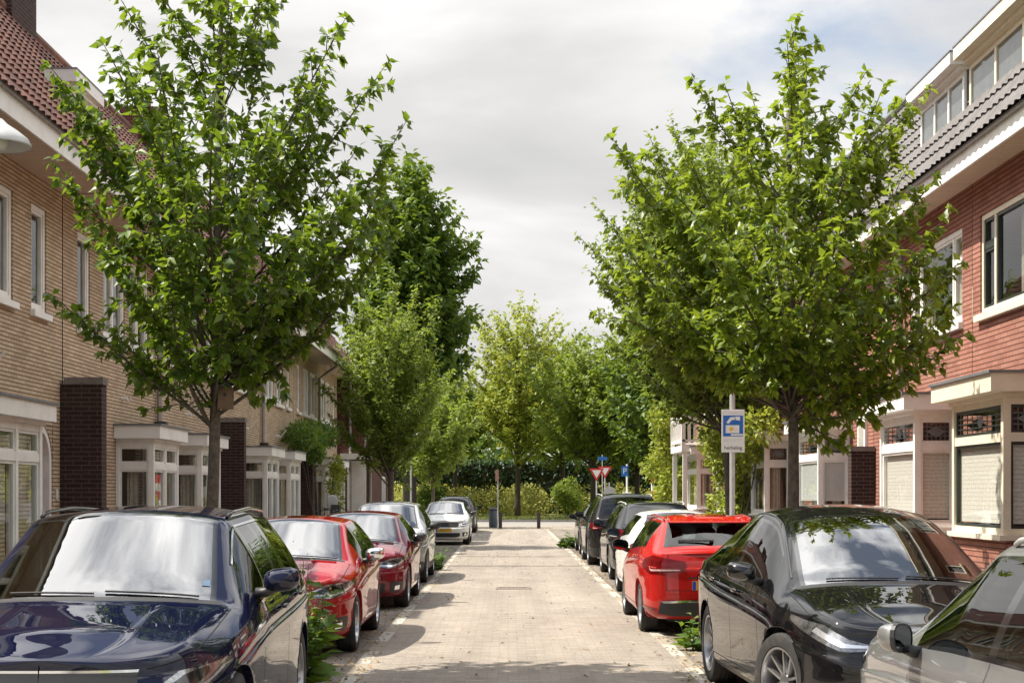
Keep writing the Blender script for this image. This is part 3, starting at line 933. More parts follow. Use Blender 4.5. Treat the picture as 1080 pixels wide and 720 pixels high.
# parking line: a soldier row of pavers with painted white stretches
for x0, x1, ph in ((-1.56, -1.42, .0), (1.76, 1.90, .7)):
    a = MB(); wq = MB(); y = -8.
    y = 4.0 + ph; a.box(x0, x1, -8, y, -.03, .001)
    while y < YE - 3:
        wq.box(x0, x1, y, y + 1.25, -.03, .003); a.box(x0, x1, y + 1.25, y + 2.3, -.03, .001); y += 2.3
    a.box(x0, x1, y, YE, -.03, .001)
    tag(a.build('edge_line', M['line_block']), kind='structure')
    tag(wq.build('parking_line', M['white_block']), kind='structure')
# tree pits
for x, y in ((-2.75, 14.2), (2.95, 15.9)):
    sheet('tree_pit_soil', M['soil'], x - .55, x + .55, y - .6, y + .6, .006)
# two narrow darker bands across the road, in the parking bay material
sheet('dark_band', M['bay_pavers'], -1.42, 1.76, 41.2, 41.65, .004)
sheet('dark_band', M['bay_pavers'], -1.42, 1.76, 36.0, 36.35, .004)
# gully grate
g = world_thing('drain_grate', (.10, 27.7, 0), 'small cast iron drain grate let into the brick road', 'drain')
b = MB(); b.box(-.22, .42, 27.45, 27.5, -.03, .008); b.box(-.22, .42, 27.95, 28.0, -.03, .008); b.box(-.22, -.17, 27.5, 27.95, -.03, .008); b.box(.37, .42, 27.5, 27.95, -.03, .008)
part(b, 'grate_frame', mat('rusty_iron', (.17, .13, .10), .8, metal=.2, var=.3), g)
b = MB()
for i in range(9): b.box(-.15 + i * .057, -.12 + i * .057, 27.5, 27.95, -.03, .006)
part(b, 'grate_bars', mat('worn_iron', (.13, .10, .08), .7, metal=.2, var=.3), g)
# ------------------------------------------------------------------ terraced houses
def wall_holes(b, pt, d0, d1, h0, h1, holes, out=0., depth=.11):
    """wall plane at 'out' with rectangular openings (d0,d1,h0,h1) and their reveals"""
    ds = sorted(set([d0, d1] + [v for o in holes for v in o[:2] if d0 < v < d1])); hs = sorted(set([h0, h1] + [v for o in holes for v in o[2:4] if h0 < v < h1]))
    for i in range(len(ds) - 1):
        for j in range(len(hs) - 1):
            c = ((ds[i] + ds[i + 1]) / 2, (hs[j] + hs[j + 1]) / 2)
            if any(o[0] < c[0] < o[1] and o[2] < c[1] < o[3] for o in holes): continue
            b.quad(pt(ds[i], out, hs[j]), pt(ds[i + 1], out, hs[j]), pt(ds[i + 1], out, hs[j + 1]), pt(ds[i], out, hs[j + 1]))
    for o in holes:
        q = [(o[0], o[2]), (o[1], o[2]), (o[1], o[3]), (o[0], o[3])]
        for k in range(4):
            a, c = q[k], q[(k + 1) % 4]
            b.quad(pt(a[0], out, a[1]), pt(c[0], out, c[1]), pt(c[0], out - depth, c[1]), pt(a[0], out - depth, a[1]))

def pantiles(b, pt, d0, d1, o0, h0, o1, h1, tw=.215, tl=.31, amp=.028):
    """roof slope of real interlocking tile rows, from the eaves (o0,h0) up to (o1,h1)"""
    W = d1 - d0; n = max(1, int(round(W / tw))); tw = W / n
    Ls = math.hypot(o1 - o0, h1 - h0); m = max(1, int(round(Ls / tl)))
    to, th = (o1 - o0) / Ls, (h1 - h0) / Ls; no, nh = th, -to
    if nh < 0: no, nh = -no, -nh
    prof = [(0, .0), (.18, .75), (.38, 1.), (.58, .6), (.78, 0.), (.9, -.05)]
    cols = [(i + p[0], p[1]) for i in range(n) for p in prof] + [(n, 0.)]
    vs = []; rows = []
    for r in range(m):
        for e, lift in ((0., .036), (1.06, .004)):
            s = min(Ls, (r + e) * Ls / m)
            for cx, a in cols:
                q = amp * a + lift
                vs.append(pt(d0 + cx * tw, o0 + to * s + no * q, h0 + th * s + nh * q))
    nc = len(cols); fs = []
    for r in range(m * 2 - 1):
        for i in range(nc - 1):
            fs.append((r * nc + i, r * nc + i + 1, (r + 1) * nc + i + 1, (r + 1) * nc + i))
    b.add(vs, fs)

class House:
    def __init__(s, side, Xf, y0, y1, near_pier, label, base=0.12):
        """d runs along the street from the pier end; o points out to the street; h up"""
        s.side, s.Xf, s.y0, s.y1 = side, Xf, y0, y1
        s.W = y1 - y0
        s.org = (side * Xf, (y0 + y1) / 2, 0)
        s.np = near_pier
        s.root = world_thing('brick_house', s.org, label, 'house', 'terraced brick houses lining the street')
    def pt(s, d, o, h):
        y = s.y0 + d if s.np else s.y1 - d
        return (s.side * (s.Xf - o), y, h)
    def bx(s, b, d0, d1, o0, o1, h0, h1):
        p, q = s.pt(d0, o0, h0), s.pt(d1, o1, h1)
        b.box(p[0], q[0], p[1], q[1], p[2], q[2])
    def part(s, b, name, m, **k): return part(b, name, m, s.root, **k)
    def sub(s, b, name, m, p, **k): return sub(b, name, m, p, s.org, **k)
    def window(s, d0, d1, h0, h1, lights=1, frame='white', o=0., transom=None, sill=True, back='dark', fw=.07, name='window', dark=False, cur=None, ratios=None):
        """recessed frame with panes; split into 'lights' vertical bays"""
        b = MB(); oi = o - .10; of = o - .02
        bx = s.bx
        bx(b, d0 + .004, d0 + fw, oi, of, h0 + .004, h1 - .004); bx(b, d1 - fw, d1 - .004, oi, of, h0 + .004, h1 - .004)
        bx(b, d0 + fw, d1 - fw, oi, of, h1 - fw, h1 - .004); bx(b, d0 + fw, d1 - fw, oi, of, h0 + .004, h0 + fw)
        ratios = ratios or [1. / lights] * lights; cum = [sum(ratios[:q]) * (d1 - d0 - fw * 2) for q in range(lights + 1)]
        for i in range(1, lights):
            x = d0 + fw + cum[i]; bx(b, x - .035, x + .035, oi + .005, of - .006, h0 + fw, h1 - fw)
        fr = s.part(b, name, M[frame])
        pz = MB(); fz = MB(); any_ = False
        for i in range(lights):
            a = d0 + fw + cum[i] + (.035 if i else 0); c = d0 + fw + cum[i + 1] - (.035 if i < lights - 1 else 0)
            segs = [(h0 + fw, h1 - fw)]
            tr = transom[i] if isinstance(transom, (list, tuple)) else transom
            if tr: segs = [(h0 + fw, tr - .03), (tr + .03, h1 - fw)]; bx(fz, a, c, oi + .008, of - .01, tr - .03, tr + .03); any_ = True
            for u, v in segs:
                t = .038
                bx(fz, a, a + t, oi + .01, of - .018, u, v); bx(fz, c - t, c, oi + .01, of - .018, u, v)
                bx(fz, a + t, c - t, oi + .01, of - .018, u, u + t); bx(fz, a + t, c - t, oi + .01, of - .018, v - t, v)
                p = s.pt(a + t, oi + .03, u + t); q = s.pt(c - t, oi + .03, v - t)
                pz.quad(p, (p[0], q[1], p[2]), q, (p[0], p[1], q[2])); any_ = True
        s.sub(fz, 'sash', M['darkframe'] if dark else M[frame], fr)
        s.sub(pz, 'pane', M['pane'], fr)
        if cur:
            cb = MB()
            for a, c in cur:
                n = 14; ph = random.random() * 6
                A = d0 + (d1 - d0) * a; C = d0 + (d1 - d0) * c
                for i in range(n):
                    x0 = A + (C - A) * i / n; x1 = A + (C - A) * (i + 1) / n
                    w0 = .025 * sin(i * 1.9 + ph); w1 = .025 * sin((i + 1) * 1.9 + ph)
                    cb.quad(s.pt(x0, oi - .12 + w0, h0 + .05), s.pt(x1, oi - .12 + w1, h0 + .05), s.pt(x1, oi - .12 + w1, h1 - .05), s.pt(x0, oi - .12 + w0, h1 - .05))
            s.sub(cb, 'curtain', M['curtain'], fr)
        if sill:
            sb = MB(); bx(sb, d0 - .06, d1 + .06, o + .003, o + .07, h0 - .09, h0 - .005)
            s.sub(sb, 'sill', M['white' if frame == 'white' else frame], fr)
        return fr
    def bay(s, d0, d1, depth, h0, h1, frame='white', transom=2.2, front=3, cor=.26, over=.13, blind=False, dark=False, near_lights=1, base=None, stained=False, frost=False, cur=True):
        """box bay: brick base, corner posts, transom lights and a flat cornice"""
        bx = s.bx
        b = MB(); bx(b, d0 + .02, d1 - .02, .003, depth - .03, .1, h0 - .06)
        root = s.part(b, 'bay_window', base or M['dark_brick'])
        f = MB(); P = .085
        for d in (d0, d1 - P):
            bx(f, d, d + P, depth - P, depth, h0, h1); bx(f, d, d + P, .003, .05, h0, h1)
        ws = (d1 - d0 - P * 2) / front
        for i in range(1, front):
            x = d0 + P + ws * i; bx(f, x - .04, x + .04, depth - .082, depth - .008, h0, h1)
        for za, zb in ((h0, h0 + .07), (transom - .05, transom + .05), (h1 - .08, h1)):
            bx(f, d0 + P, d1 - P, depth - .085, depth - .012, za, zb)
            for d in (d0 + .012, d1 - .087):
                bx(f, d, d + .075, .05, depth - P, za, zb)
        # sash frames round each light
        fs = MB(); pn = MB(); bl = MB(); sg = MB(); ff = MB(); cu = MB()
        t = .034
        def light(A, B, z0, z1, kind):
            # A,B are (d,o) plan points of the light
            def q(u, z, ofs=0.):
                d = A[0] + (B[0] - A[0]) * u; o = A[1] + (B[1] - A[1]) * u
                nd, no = (0, -1) if A[1] == B[1] else ((1 if A[0] < (d0 + d1) / 2 else -1), 0)
                return s.pt(d + nd * ofs, o + no * ofs, z)
            w = math.hypot(B[0] - A[0], B[1] - A[1]); e = t / w; zt = t
            for u0, u1, a, c in ((0, e, z0, z1), (1 - e, 1, z0, z1), (e, 1 - e, z0, z0 + zt), (e, 1 - e, z1 - zt, z1)):
                for k in (0, 1):
                    pass
                fs.add([q(u0, a, -.0), q(u1, a, -.0), q(u1, c, -.0), q(u0, c, -.0), q(u0, a, .04), q(u1, a, .04), q(u1, c, .04), q(u0, c, .04)], [(0, 1, 2, 3), (7, 6, 5, 4), (0, 4, 5, 1), (1, 5, 6, 2), (2, 6, 7, 3), (3, 7, 4, 0)])
            pn.quad(q(e, z0 + zt, .02), q(1 - e, z0 + zt, .02), q(1 - e, z1 - zt, .02), q(e, z1 - zt, .02))
            if kind == 'low':
                if blind: bl.quad(q(.0, z0 + .05, .055), q(1., z0 + .05, .055), q(1., z1, .055), q(.0, z1, .055))
                if frost: ff.quad(q(e, z0 + .25, .024), q(1 - e, z0 + .25, .024), q(1 - e, z0 + .95, .024), q(e, z0 + .95, .024))
                if cur and not blind and random.random() < .8:
                    r0 = random.random() * .5; n = 8
                    for i in range(n):
                        u0 = r0 + .4 * i / n; u1 = r0 + .4 * (i + 1) / n
                        cu.quad(q(u0, z0, .16 + .02 * sin(i * 2)), q(u1, z0, .16 + .02 * sin(i * 2 + 2)), q(u1, z1, .16 + .02 * sin(i * 2 + 2)), q(u0, z1, .16 + .02 * sin(i * 2)))
            elif stained:
                # leaded light: came grid and coloured quarries just behind the pane
                nx = 6; nz = 4
                for i in range(1, nx): 
                    u = e + (1 - 2 * e) * i / nx; sg.quad(q(u - .006 / w, z0 + zt, .015), q(u + .006 / w, z0 + zt, .015), q(u + .006 / w, z1 - zt, .015), q(u - .006 / w, z1 - zt, .015))
                for i in range(1, nz):
                    z = z0 + zt + (z1 - z0 - 2 * zt) * i / nz; sg.quad(q(e, z - .006, .015), q(1 - e, z - .006, .015), q(1 - e, z + .006, .015), q(e, z + .006, .015))
                cx, cz = .5, (z0 + z1) / 2; r = .08
                sg.quad(q(cx - r / w * 1.6, cz, .014), q(cx, cz - r, .014), q(cx + r / w * 1.6, cz, .014), q(cx, cz + r, .014))
        for i in range(front):
            a = d0 + P + ws * i + (.04 if i else 0); c = d0 + P + ws * (i + 1) - (.04 if i < front - 1 else 0)
            light((a, depth - .03), (c, depth - .03), h0 + .07, transom - .05, 'low'); light((a, depth - .03), (c, depth - .03), transom + .05, h1 - .08, 'top')
        for d in (d0 + .03, d1 - .03):
            light((d, .05), (d, depth - P), h0 + .07, transom - .05, 'low'); light((d, .05), (d, depth - P), transom + .05, h1 - .08, 'top')
        s.sub(f, 'frame', M[frame], root)
        s.sub(fs, 'sash', M['darkframe'] if dark else M[frame], root)
        s.sub(pn, 'pane', M['pane_clear'] if (blind or frost) else M['pane'], root)
        if bl.v: s.sub(bl, 'blind', M['blind'], root)
        if cu.v: s.sub(cu, 'curtain', M['curtain'], root)
        if ff.v: s.sub(ff, 'frosted_film', M['frosted'], root)
        if sg.v: s.sub(sg, 'leaded_light', M['lead'], root)
        sl = MB(); bx(sl, d0 - .04, d1 + .04, .004, depth + .05, h0 - .06, h0); s.sub(sl, 'sill', M[frame], root)
        c = MB(); ov = over
        bx(c, d0 - .03, d1 + .03, .004, depth + .03, h1, h1 + .05); bx(c, d0 - ov, d1 + ov, .004, depth + ov, h1 + .05, h1 + cor)
        s.sub(c, 'cornice', M[frame], root)
        r = MB(); bx(r, d0 - ov - .03, d1 + ov + .03, .005, depth + ov + .03, h1 + cor, h1 + cor + .03); s.sub(r, 'bay_roof', M['lead'], root)
    def shell(s, m, h, holes, depth=8., gables=(False, False), hb=None):
        b = MB(); wall_holes(b, s.pt, 0, s.W, 0, h, holes)
        s.part(b, 'wall', m)
        b = MB(); b.quad(s.pt(0, -depth, 0), s.pt(s.W, -depth, 0), s.pt(s.W, -depth, h), s.pt(0, -depth, h)); s.part(b, 'back_wall', m)
        fl = MB(); fl.box(s.side * (s.Xf + .2), s.side * (s.Xf + depth - .1), s.y0 + .05, s.y1 - .05, 2.95, 3.1)
        s.part(fl, 'upper_floor', M['room'])
        rm = MB(); X = s.side * (s.Xf + 3.6); rm.box(X, X + .08, s.y0 + .06, s.y1 - .06, .1, 2.9); rm.box(X, X + .08, s.y0 + .06, s.y1 - .06, 3.15, h - .15)
        s.part(rm, 'room_partition', M['room'])
        cg = MB(); cg.box(s.side * (s.Xf + .15), s.side * (s.Xf + depth - .1), s.y0 + .05, s.y1 - .05, h - .12, h - .02); s.part(cg, 'ceiling', M['room'])
    def eaves(s, ov, hs, hf0, hf1, tw=.02):
        b = MB(); b.quad(s.pt(0, .004, hs), s.pt(s.W, .004, hs), s.pt(s.W, ov, hs), s.pt(0, ov, hs)); s.part(b, 'soffit', M['soffit'])
        b = MB(); s.bx(b, .002, s.W - .002, ov - .03, ov, hf0, hf1); s.part(b, 'fascia', M['white'])
        b = MB(); s.bx(b, .002, s.W - .002, ov - .16, ov + .05, hf1, hf1 + .045); s.part(b, 'gutter', M['zinc'])

# ---- left terrace, yellow-tan brick ------------------------------------------------
LX = 6.2
def left_house(y0, y1, near_pier, label, i, dormer=False, open_window=False):
    H = House(-1, LX, y0, y1, near_pier, label)
    W = H.W
    up0, up1 = 4.13, 5.52
    small = (.72, 1.36, up0, up1); g1 = (2.10, 3.40, up0, up1); g2 = (3.66, 5.0, up0, up1)
    door = (.42, 1.42, .12, 2.66); bayh = (2.84, 4.66, .5, 2.55)
    H.shell(M['tan_brick'], 5.93, [small, g1, g2, door, (bayh[0] + .1, bayh[1] - .1, .6, 2.5)])
    H.window(*small, lights=1, cur=((.0, .5),) if i % 2 else None)
    H.window(*g1, lights=2, cur=((0., .3), (.62, 1.)))
    H.window(*g2, lights=2, cur=((0., .35), (.7, 1.)) if i % 2 else ((.1, .5),))
    # arched doorway: spandrel brick, white arch, door
    b = MB(); n = 14; cx = (door[0] + door[1]) / 2; r = (door[1] - door[0]) / 2; zs = door[3] - r
    for k in range(n):
        a0 = pi * k / n; a1 = pi * (k + 1) / n
        for o in (-.012,):
            b.quad(H.pt(cx + r * cos(a0), o, zs + r * sin(a0)), H.pt(cx + r * cos(a1), o, zs + r * sin(a1)), H.pt(cx + r * cos(a1), o, door[3]), H.pt(cx + r * cos(a0), o, door[3]))
    H.part(b, 'door_arch', M['tan_brick'])
    b = MB()
    pts = [(cx + r * cos(pi * k / n), zs + r * sin(pi * k / n)) for k in range(n + 1)]
    pts = [(door[1], .12)] + pts + [(door[0], .12)]
    for (a, c), (e, g) in zip(pts, pts[1:]):
        def inn(x, z): 
            if z <= zs: return (x + (.09 if x < cx else -.09), z)
            dx, dz = x - cx, z - zs; L = math.hypot(dx, dz); return (cx + dx * (L - .09) / L, zs + dz * (L - .09) / L)
        p, q = inn(a, c), inn(e, g)
        b.add([H.pt(a, -.02, c), H.pt(e, -.02, g), H.pt(q[0], -.02, q[1]), H.pt(p[0], -.02, p[1]), H.pt(p[0], -.30, p[1]), H.pt(q[0], -.30, q[1])], [(0, 1, 2, 3), (3, 2, 5, 4)])
    H.part(b, 'door_surround', M['white'])
    b = MB(); H.bx(b, door[0] + .05, door[1] - .05, -.32, -.27, .12, door[3] - .05)
    dd = H.part(b, 'front_door', M['door'])
    b = MB(); H.bx(b, door[0] + .3, door[1] - .3, -.267, -.262, 1.35, 2.1); H.sub(b, 'door_pane', M['pane'], dd)
    b = MB(); p = H.pt(door[1] - .2, -.24, 1.1); b.ellipsoid(p, (.035, .035, .035), 8, 6); H.sub(b, 'handle', M['chrome'], dd)
    H.bay(*bayh[:2], .60, bayh[2], bayh[3], 'white', 2.16, front=2, cor=.25)
    H.eaves(.80, 5.90, 5.83, 6.06)
    b = MB(); pantiles(b, H.pt, 0, W, .86, 6.06, -1.60, 9.18); H.part(b, 'roof', M['red_tile'], smooth=True)
    b = MB(); b.quad(H.pt(0, -1.6, 9.2), H.pt(W, -1.6, 9.2), H.pt(W, -8, 6.0), H.pt(0, -8, 6.0)); H.part(b, 'back_roof', M['red_tile'])
    b = MB(); p, q = H.pt(0, -1.60, 9.2), H.pt(W, -1.60, 9.2); b.tube([p, q], .11, 8); H.part(b, 'ridge', M['red_tile'], smooth=True)
    # drainpipe with hopper at the party wall
    b = MB(); d = W - .10
    b.tube([H.pt(d, .62, 5.84), H.pt(d, .3, 5.62), H.pt(d, .075, 5.45), H.pt(d, .075, 2.95)], .045, 8); b.tube([H.pt(d, .075, 3.9), H.pt(d, .075, 4.0)], .06, 8); b.tube([H.pt(d, .075, 4.9), H.pt(d, .075, 5.0)], .06, 8)
    dp = None
    if near_pier: 
        dp = H.part(b, 'drainpipe', M['zinc'], smooth=True)
        b = MB(); H.bx(b, d - .1, d + .09, .01, .2, 2.78, 2.99); H.sub(b, 'hopper', M['iron'], dp)
    # wall bracket
    b = MB(); b.tube([H.pt(3.2, .0, 3.25), H.pt(3.2, .10, 3.25)], .03, 6); b.tube([H.pt(3.2, .10, 3.2), H.pt(3.2, .28, 3.42)], .013, 6); H.part(b, 'flag_holder', M['white'])
    b = MB(); p = H.pt(.27, .012, 1.72); b.ellipsoid(p, (.012, .05, .08), 8, 6, .6); H.part(b, 'house_number_plate', M['signwhite'])
    return H
labs = ['tan brick house at the left edge, mostly outside the picture',
        'tan brick house with the arched door left of the nearest dark pier',
        'tan brick house right behind the nearest dark brick pier',
        'tan brick house behind the left street tree, its bay just before the second pier',
        'tan brick house just past the second dark brick pier on the left',
        'tan brick house with climbing greenery over its bay, left row',
        'tan brick house just past the ivy covered pier, left row',
        'last tan brick house of the left row, touching the dark brick corner house']
left_b = [(9.75, 15.4, True), (15.45, 21.08, False), (21.12, 26.75, True), (26.77, 32.38, False), (32.42, 38.05, True), (38.07, 43.73, False), (43.77, 49.35, True), (49.37, 54.9, False)]
LH = []
for i, ((a, c, npier), lb) in enumerate(zip(left_b, labs)): LH.append(left_house(a, c, npier, lb, i))
# dark wing walls between the paired doors
for (y, top, lb) in ((21.1, 3.24, 'tall dark brick wing wall nearest the camera on the left'), (32.4, 3.24, 'dark brick wing wall just right of the left tree trunk'), (43.75, 3.24, 'dark brick wing wall under the climbing greenery')):
    t = world_thing('brick_pier', (-5.9, y, 0), lb, 'pier', 'dark brick wing walls between the left doors')
    b = MB(); b.box(-6.185, -5.62, y - .13, y + .13, .1, top); b.box(-6.22, -6.187, y - .13, y + .13, .1, top - .35); part(b, 'brickwork', M['dark_brick'], t)
    b = MB(); b.box(-6.14, -5.60, y - .145, y + .145, top, top + .10); part(b, 'coping', M['coping'], t)
# chimneys and dormer on the left roofs
def chimney(H, y0, y1, x0, x1, z0, z1, pots=2, m='dark_brick'):
    b = MB(); b.box(x0, x1, y0, y1, z0, z1); b.box(x0 - .04, x1 + .04, y0 - .04, y1 + .04, z1, z1 + .12)
    c = H.part(b, 'chimney', M[m])
    for k in range(pots):
        b = MB(); yy = y0 + (y1 - y0) * (k + .5) / pots; b.lathe([(.13, z1 + .12), (.10, z1 + .40), (.13, z1 + .42), (.13, z1 + .48), (.09, z1 + .48)], 10, ((x0 + x1) / 2, yy, 0)); H.sub(b, 'chimney_pot', M['red_tile'], c, smooth=True)
chimney(LH[2], 23.3, 24.5, -8.0, -7.62, 8.3, 10.6, 2, 'tan_brick' if False else 'dark_brick')
chimney(LH[3], 31.6, 32.3, -8.05, -7.3, 8.4, 9.65, 2, 'maroon_brick')
chimney(LH[5], 42.9, 43.6, -8.05, -7.3, 8.4, 9.65, 2, 'maroon_brick')
def dormer(H, y0, y1, xf, z0, z1, depth, m='white', face='white', over=.12, ct=.17, ey=1., lights=2, name='dormer', ow=.0):
    """flat roofed dormer: front face at |x| = xf, runs back into the roof"""
    s = H.side
    b = MB(); b.box(s * (xf + .03), s * (xf + depth), y0, y1, z0, z1)
    root = H.part(b, name, M['lead'])
    b = MB(); b.box(s * (xf - over), s * (xf + depth), y0 - over * ey, y1 + over * ey, z1, z1 + ct); b.box(s * (xf - over * .4), s * (xf + depth), y0 - over * .4 * ey, y1 + over * .4 * ey, z1 - .06, z1)
    H.sub(b, 'dormer_cornice', M[face], root)
    b = MB(); b.box(s * (xf - over - .01), s * (xf + depth), y0 - over * ey - .01, y1 + over * ey + .01, z1 + ct, z1 + ct + .02); H.sub(b, 'dormer_roof', M['lead'], root)
    f = MB(); g = MB(); t = .075; n = lights; w = (y1 - y0 - t) / n
    f.box(s * xf, s * (xf + .03), y0, y1, z0, z0 + t); f.box(s * xf, s * (xf + .03), y0, y1, z1 - t - .06, z1 - .06)
    for i in range(n + 1): f.box(s * (xf - .004), s * (xf + .03), y0 + w * i, y0 + w * i + t, z0 + t, z1 - t - .06)
    for i in range(n): g.quad((s * (xf + .012), y0 + w * i + t, z0 + t), (s * (xf + .012), y0 + w * (i + 1), z0 + t), (s * (xf + .012), y0 + w * (i + 1), z1 - t - .06), (s * (xf + .012), y0 + w * i + t, z1 - t - .06))
    H.sub(f, 'dormer_frame', M[face], root); H.sub(g, 'pane', M['pane'], root)
dormer(LH[2], 21.2, 22.4, 6.12, 6.98, 7.46, 1.6, face='white', lights=2)
dormer(LH[6], 45.0, 46.4, 6.12, 6.98, 7.46, 1.6, face='white', lights=2)

# ---- dark brick corner house at the end of the left row ------------------------------
H = House(-1, 5.05, 55.3, 67., True, 'dark maroon brick corner house with a white cornice beyond the tan row')
b = MB()
holes = [(2.2, 3.6, 3.7, 5.3), (5.4, 7.4, 3.7, 5.3), (8.8, 10.6, 3.7, 5.3), (5.2, 7.4, .7, 2.4), (9., 10.8, .7, 2.4)]
wall_holes(b, H.pt, 0, H.W, 0, 6.1, holes)
# end wall that faces down the street, with a tall door opening beside the corner
b.quad((-5.05, 55.3, 0), (-14, 55.3, 0), (-14, 55.3, 6.1), (-5.05, 55.3, 6.1))
b.add([(-6.6, 55.3, 6.1), (-14, 55.3, 6.1), (-10.3, 55.3, 11.0)], [(0, 1, 2)])
b.quad((-14, 55.3, 0), (-14, 67, 0), (-14, 67, 6.1), (-14, 55.3, 6.1)); b.quad((-14, 67, 0), (-5.05, 67, 0), (-5.05, 67, 6.1), (-14, 67, 6.1)); b.add([(-6.6, 67, 6.1), (-14, 67, 6.1), (-10.3, 67, 11.)], [(0, 1, 2)])
H.part(b, 'wall', M['maroon_brick'])
for hh in holes: H.window(*hh, lights=2)
b = MB(); b.box(-6.8, -4.75, 55.0, 67.2, 6.1, 6.42); H.part(b, 'cornice', M['white'])
b = MB(); b.box(-6.85, -4.72, 54.97, 67.23, 6.42, 6.46); H.part(b, 'flat_roof', M['lead'])
b = MB(); pantiles(b, lambda d, o, h: (o, 55.35 + d, h), 0, 11.5, -6.3, 6.46, -10.3, 11.2, .28, .4); H.part(b, 'roof', M['red_tile'], smooth=True)
b = MB(); b.quad((-10.3, 55.3, 11.1), (-10.3, 67, 11.1), (-14.3, 67, 6.1), (-14.3, 55.3, 6.1)); H.part(b, 'back_roof', M['red_tile'])
b = MB(); b.prism([(-6.15, 6.46), (-10.3, 11.35), (-10.3, 11.05), (-6.4, 6.46)], 1, 55.1, 55.32); H.part(b, 'barge_board', M['white'])
b = MB(); b.box(-6.05, -5.06, 54.55, 55.28, 2.95, 3.15); cp = H.part(b, 'door_canopy', M['white'])
b = MB(); b.box(-5.85, -5.2, 55.25, 55.29, .12, 2.9); H.part(b, 'front_door', M['white'])
b = MB(); b.box(-5.8, -5.75, 54.6, 54.65, .12, 2.95); b.box(-5.2, -5.12, 54.6, 54.68, .12, 2.95); H.sub(b, 'canopy_post', M['white'], cp)
b = MB(); b.tube([(-5.75, 55.22, 6.05), (-5.75, 55.22, .1)], .05, 8); H.part(b, 'drainpipe', M['zinc'], smooth=True)
b = MB(); b.tube([(-5.2, 55.22, 2.95), (-5.2, 55.22, 6.05)], .04, 8); H.part(b, 'drainpipe', M['zinc'], smooth=True)
dormer(H, 57.5, 60., 7.0, 7.6, 8.9, 2.2, lights=2)

# ---- right terrace, red brick ----------------------------------------------------------
RX = 6.0
def right_house(y0, y1, near_pier, label, frame, bayd, upd, i, blind=False, dark=False, dormer_y=None, stained=True, frost=False, depth=.56, tile='grey_tile', grade=3, door=(.35, 1.25), dface=None, sd=.02):
    H = House(1, RX, y0, y1, near_pier, label)
    W = H.W
    up0, up1 = 4.0, 5.26
    big = (upd[0], upd[1], up0, up1); small = (.62, 1.2, up0 + .2, up1)
    dr = (door[0], door[1], .14, 2.35)
    toil = (door[1] + .12, door[1] + .50, 2.25, 3.0)
    holes = [big, small, dr, (bayd[0] + .1, bayd[1] - .1, 1.3, 2.7)]
    H.shell(M['red_brick'], 5.76, holes)
    # narrow side light next to a wide pane
    lights = 3
    b = MB()
    H.window(*big, lights=lights, ratios=[.17, .66, .17], frame=frame, transom=[up1 - .42, None, up1 - .42], dark=dark, cur=((.36, .5), (.55, .66)) if i % 2 else ((.0, .25), (.7, .98)))
    H.window(*small, lights=1, frame=frame, dark=dark)
    b = MB(); H.bx(b, dr[0], dr[1], -.45, -.40, .14, 2.35); dd = H.part(b, 'front_door', M['greendoor'])
    b = MB(); H.bx(b, dr[0] + .25, dr[1] - .25, -.397, -.392, 1.3, 2.1); H.sub(b, 'door_pane', M['pane'], dd)
    b = MB(); p = H.pt(dr[1] - .14, -.37, 1.1); b.ellipsoid(p, (.035, .035, .035), 8, 6); H.sub(b, 'handle', M['chrome'], dd)
    H.bay(bayd[0], bayd[1], depth, 1.28, 2.80, frame, 2.36, front=1, cor=.25, over=.20, blind=blind, dark=dark, base=M['red_brick'], stained=stained, frost=frost, cur=not blind)
    ov = .46
    H.eaves(ov, 5.73, 5.68, 5.90)
    b = MB(); pantiles(b, H.pt, 0, W, ov + .06, 5.92, -1.25, 8.78, .21, .33); H.part(b, 'roof', M[tile], smooth=True)
    b = MB(); b.quad(H.pt(0, -1.25, 8.78), H.pt(W, -1.25, 8.78), H.pt(W, -8, 8.4), H.pt(0, -8, 8.4)); b.quad(H.pt(0, -8, 5.7), H.pt(W, -8, 5.7), H.pt(W, -8, 8.4), H.pt(0, -8, 8.4)); H.part(b, 'flat_roof', M['lead'])
    b = MB(); b.tube([H.pt(0, -1.22, 8.8), H.pt(W, -1.22, 8.8)], .09, 8); H.part(b, 'ridge', M[tile], smooth=True)
    if dormer_y: dormer(H, dormer_y[0], dormer_y[1], 5.93, 6.56, 7.30, 1.6, face=frame, lights=dormer_y[2], over=.20, ct=.16, ey=.2)
    return H
RH = []
RH.append(right_house(8.5, 13.6, False, 'red brick house with cream frames outside the right edge of the picture', 'cream', (1.9, 3.8), (.9, 3.7), 0, dark=True, dormer_y=(9.2, 13.4, 4)))
RH.append(right_house(13.62, 19.6, True, 'red brick house with cream frames and the bay at the right edge', 'cream', (3.05, 4.98), (2.9, 5.66), 1, blind=True, dark=True, dormer_y=(14.4, 19.5, 5)))
RH.append(right_house(19.62, 24.9, False, 'red brick house with pure white frames next to the cream framed house', 'white', (2.68, 4.60), (2.25, 4.85), 2, blind=True, dormer_y=(19.72, 21.8, 3)))
RH.append(right_house(24.92, 30.3, True, 'red brick house behind the right street tree, with frosted bay panes', 'white', (1.70, 3.70), (1.9, 4.5), 3, frost=True))
RH.append(right_house(30.32, 35.9, False, 'red brick house with white door posts behind the signpost and vine', 'white', (1.9, 3.7), (1.9, 4.5), 4))
RH.append(right_house(35.92, 41.6, True, 'red brick house almost hidden by the yellow green vine', 'white', (1.9, 3.7), (1.9, 4.5), 5))
RH.append(right_house(41.62, 48.6, False, 'red brick house with a white balcony at the end of the right row', 'white', (2.6, 5.2), (1.9, 5.2), 6, depth=.60))
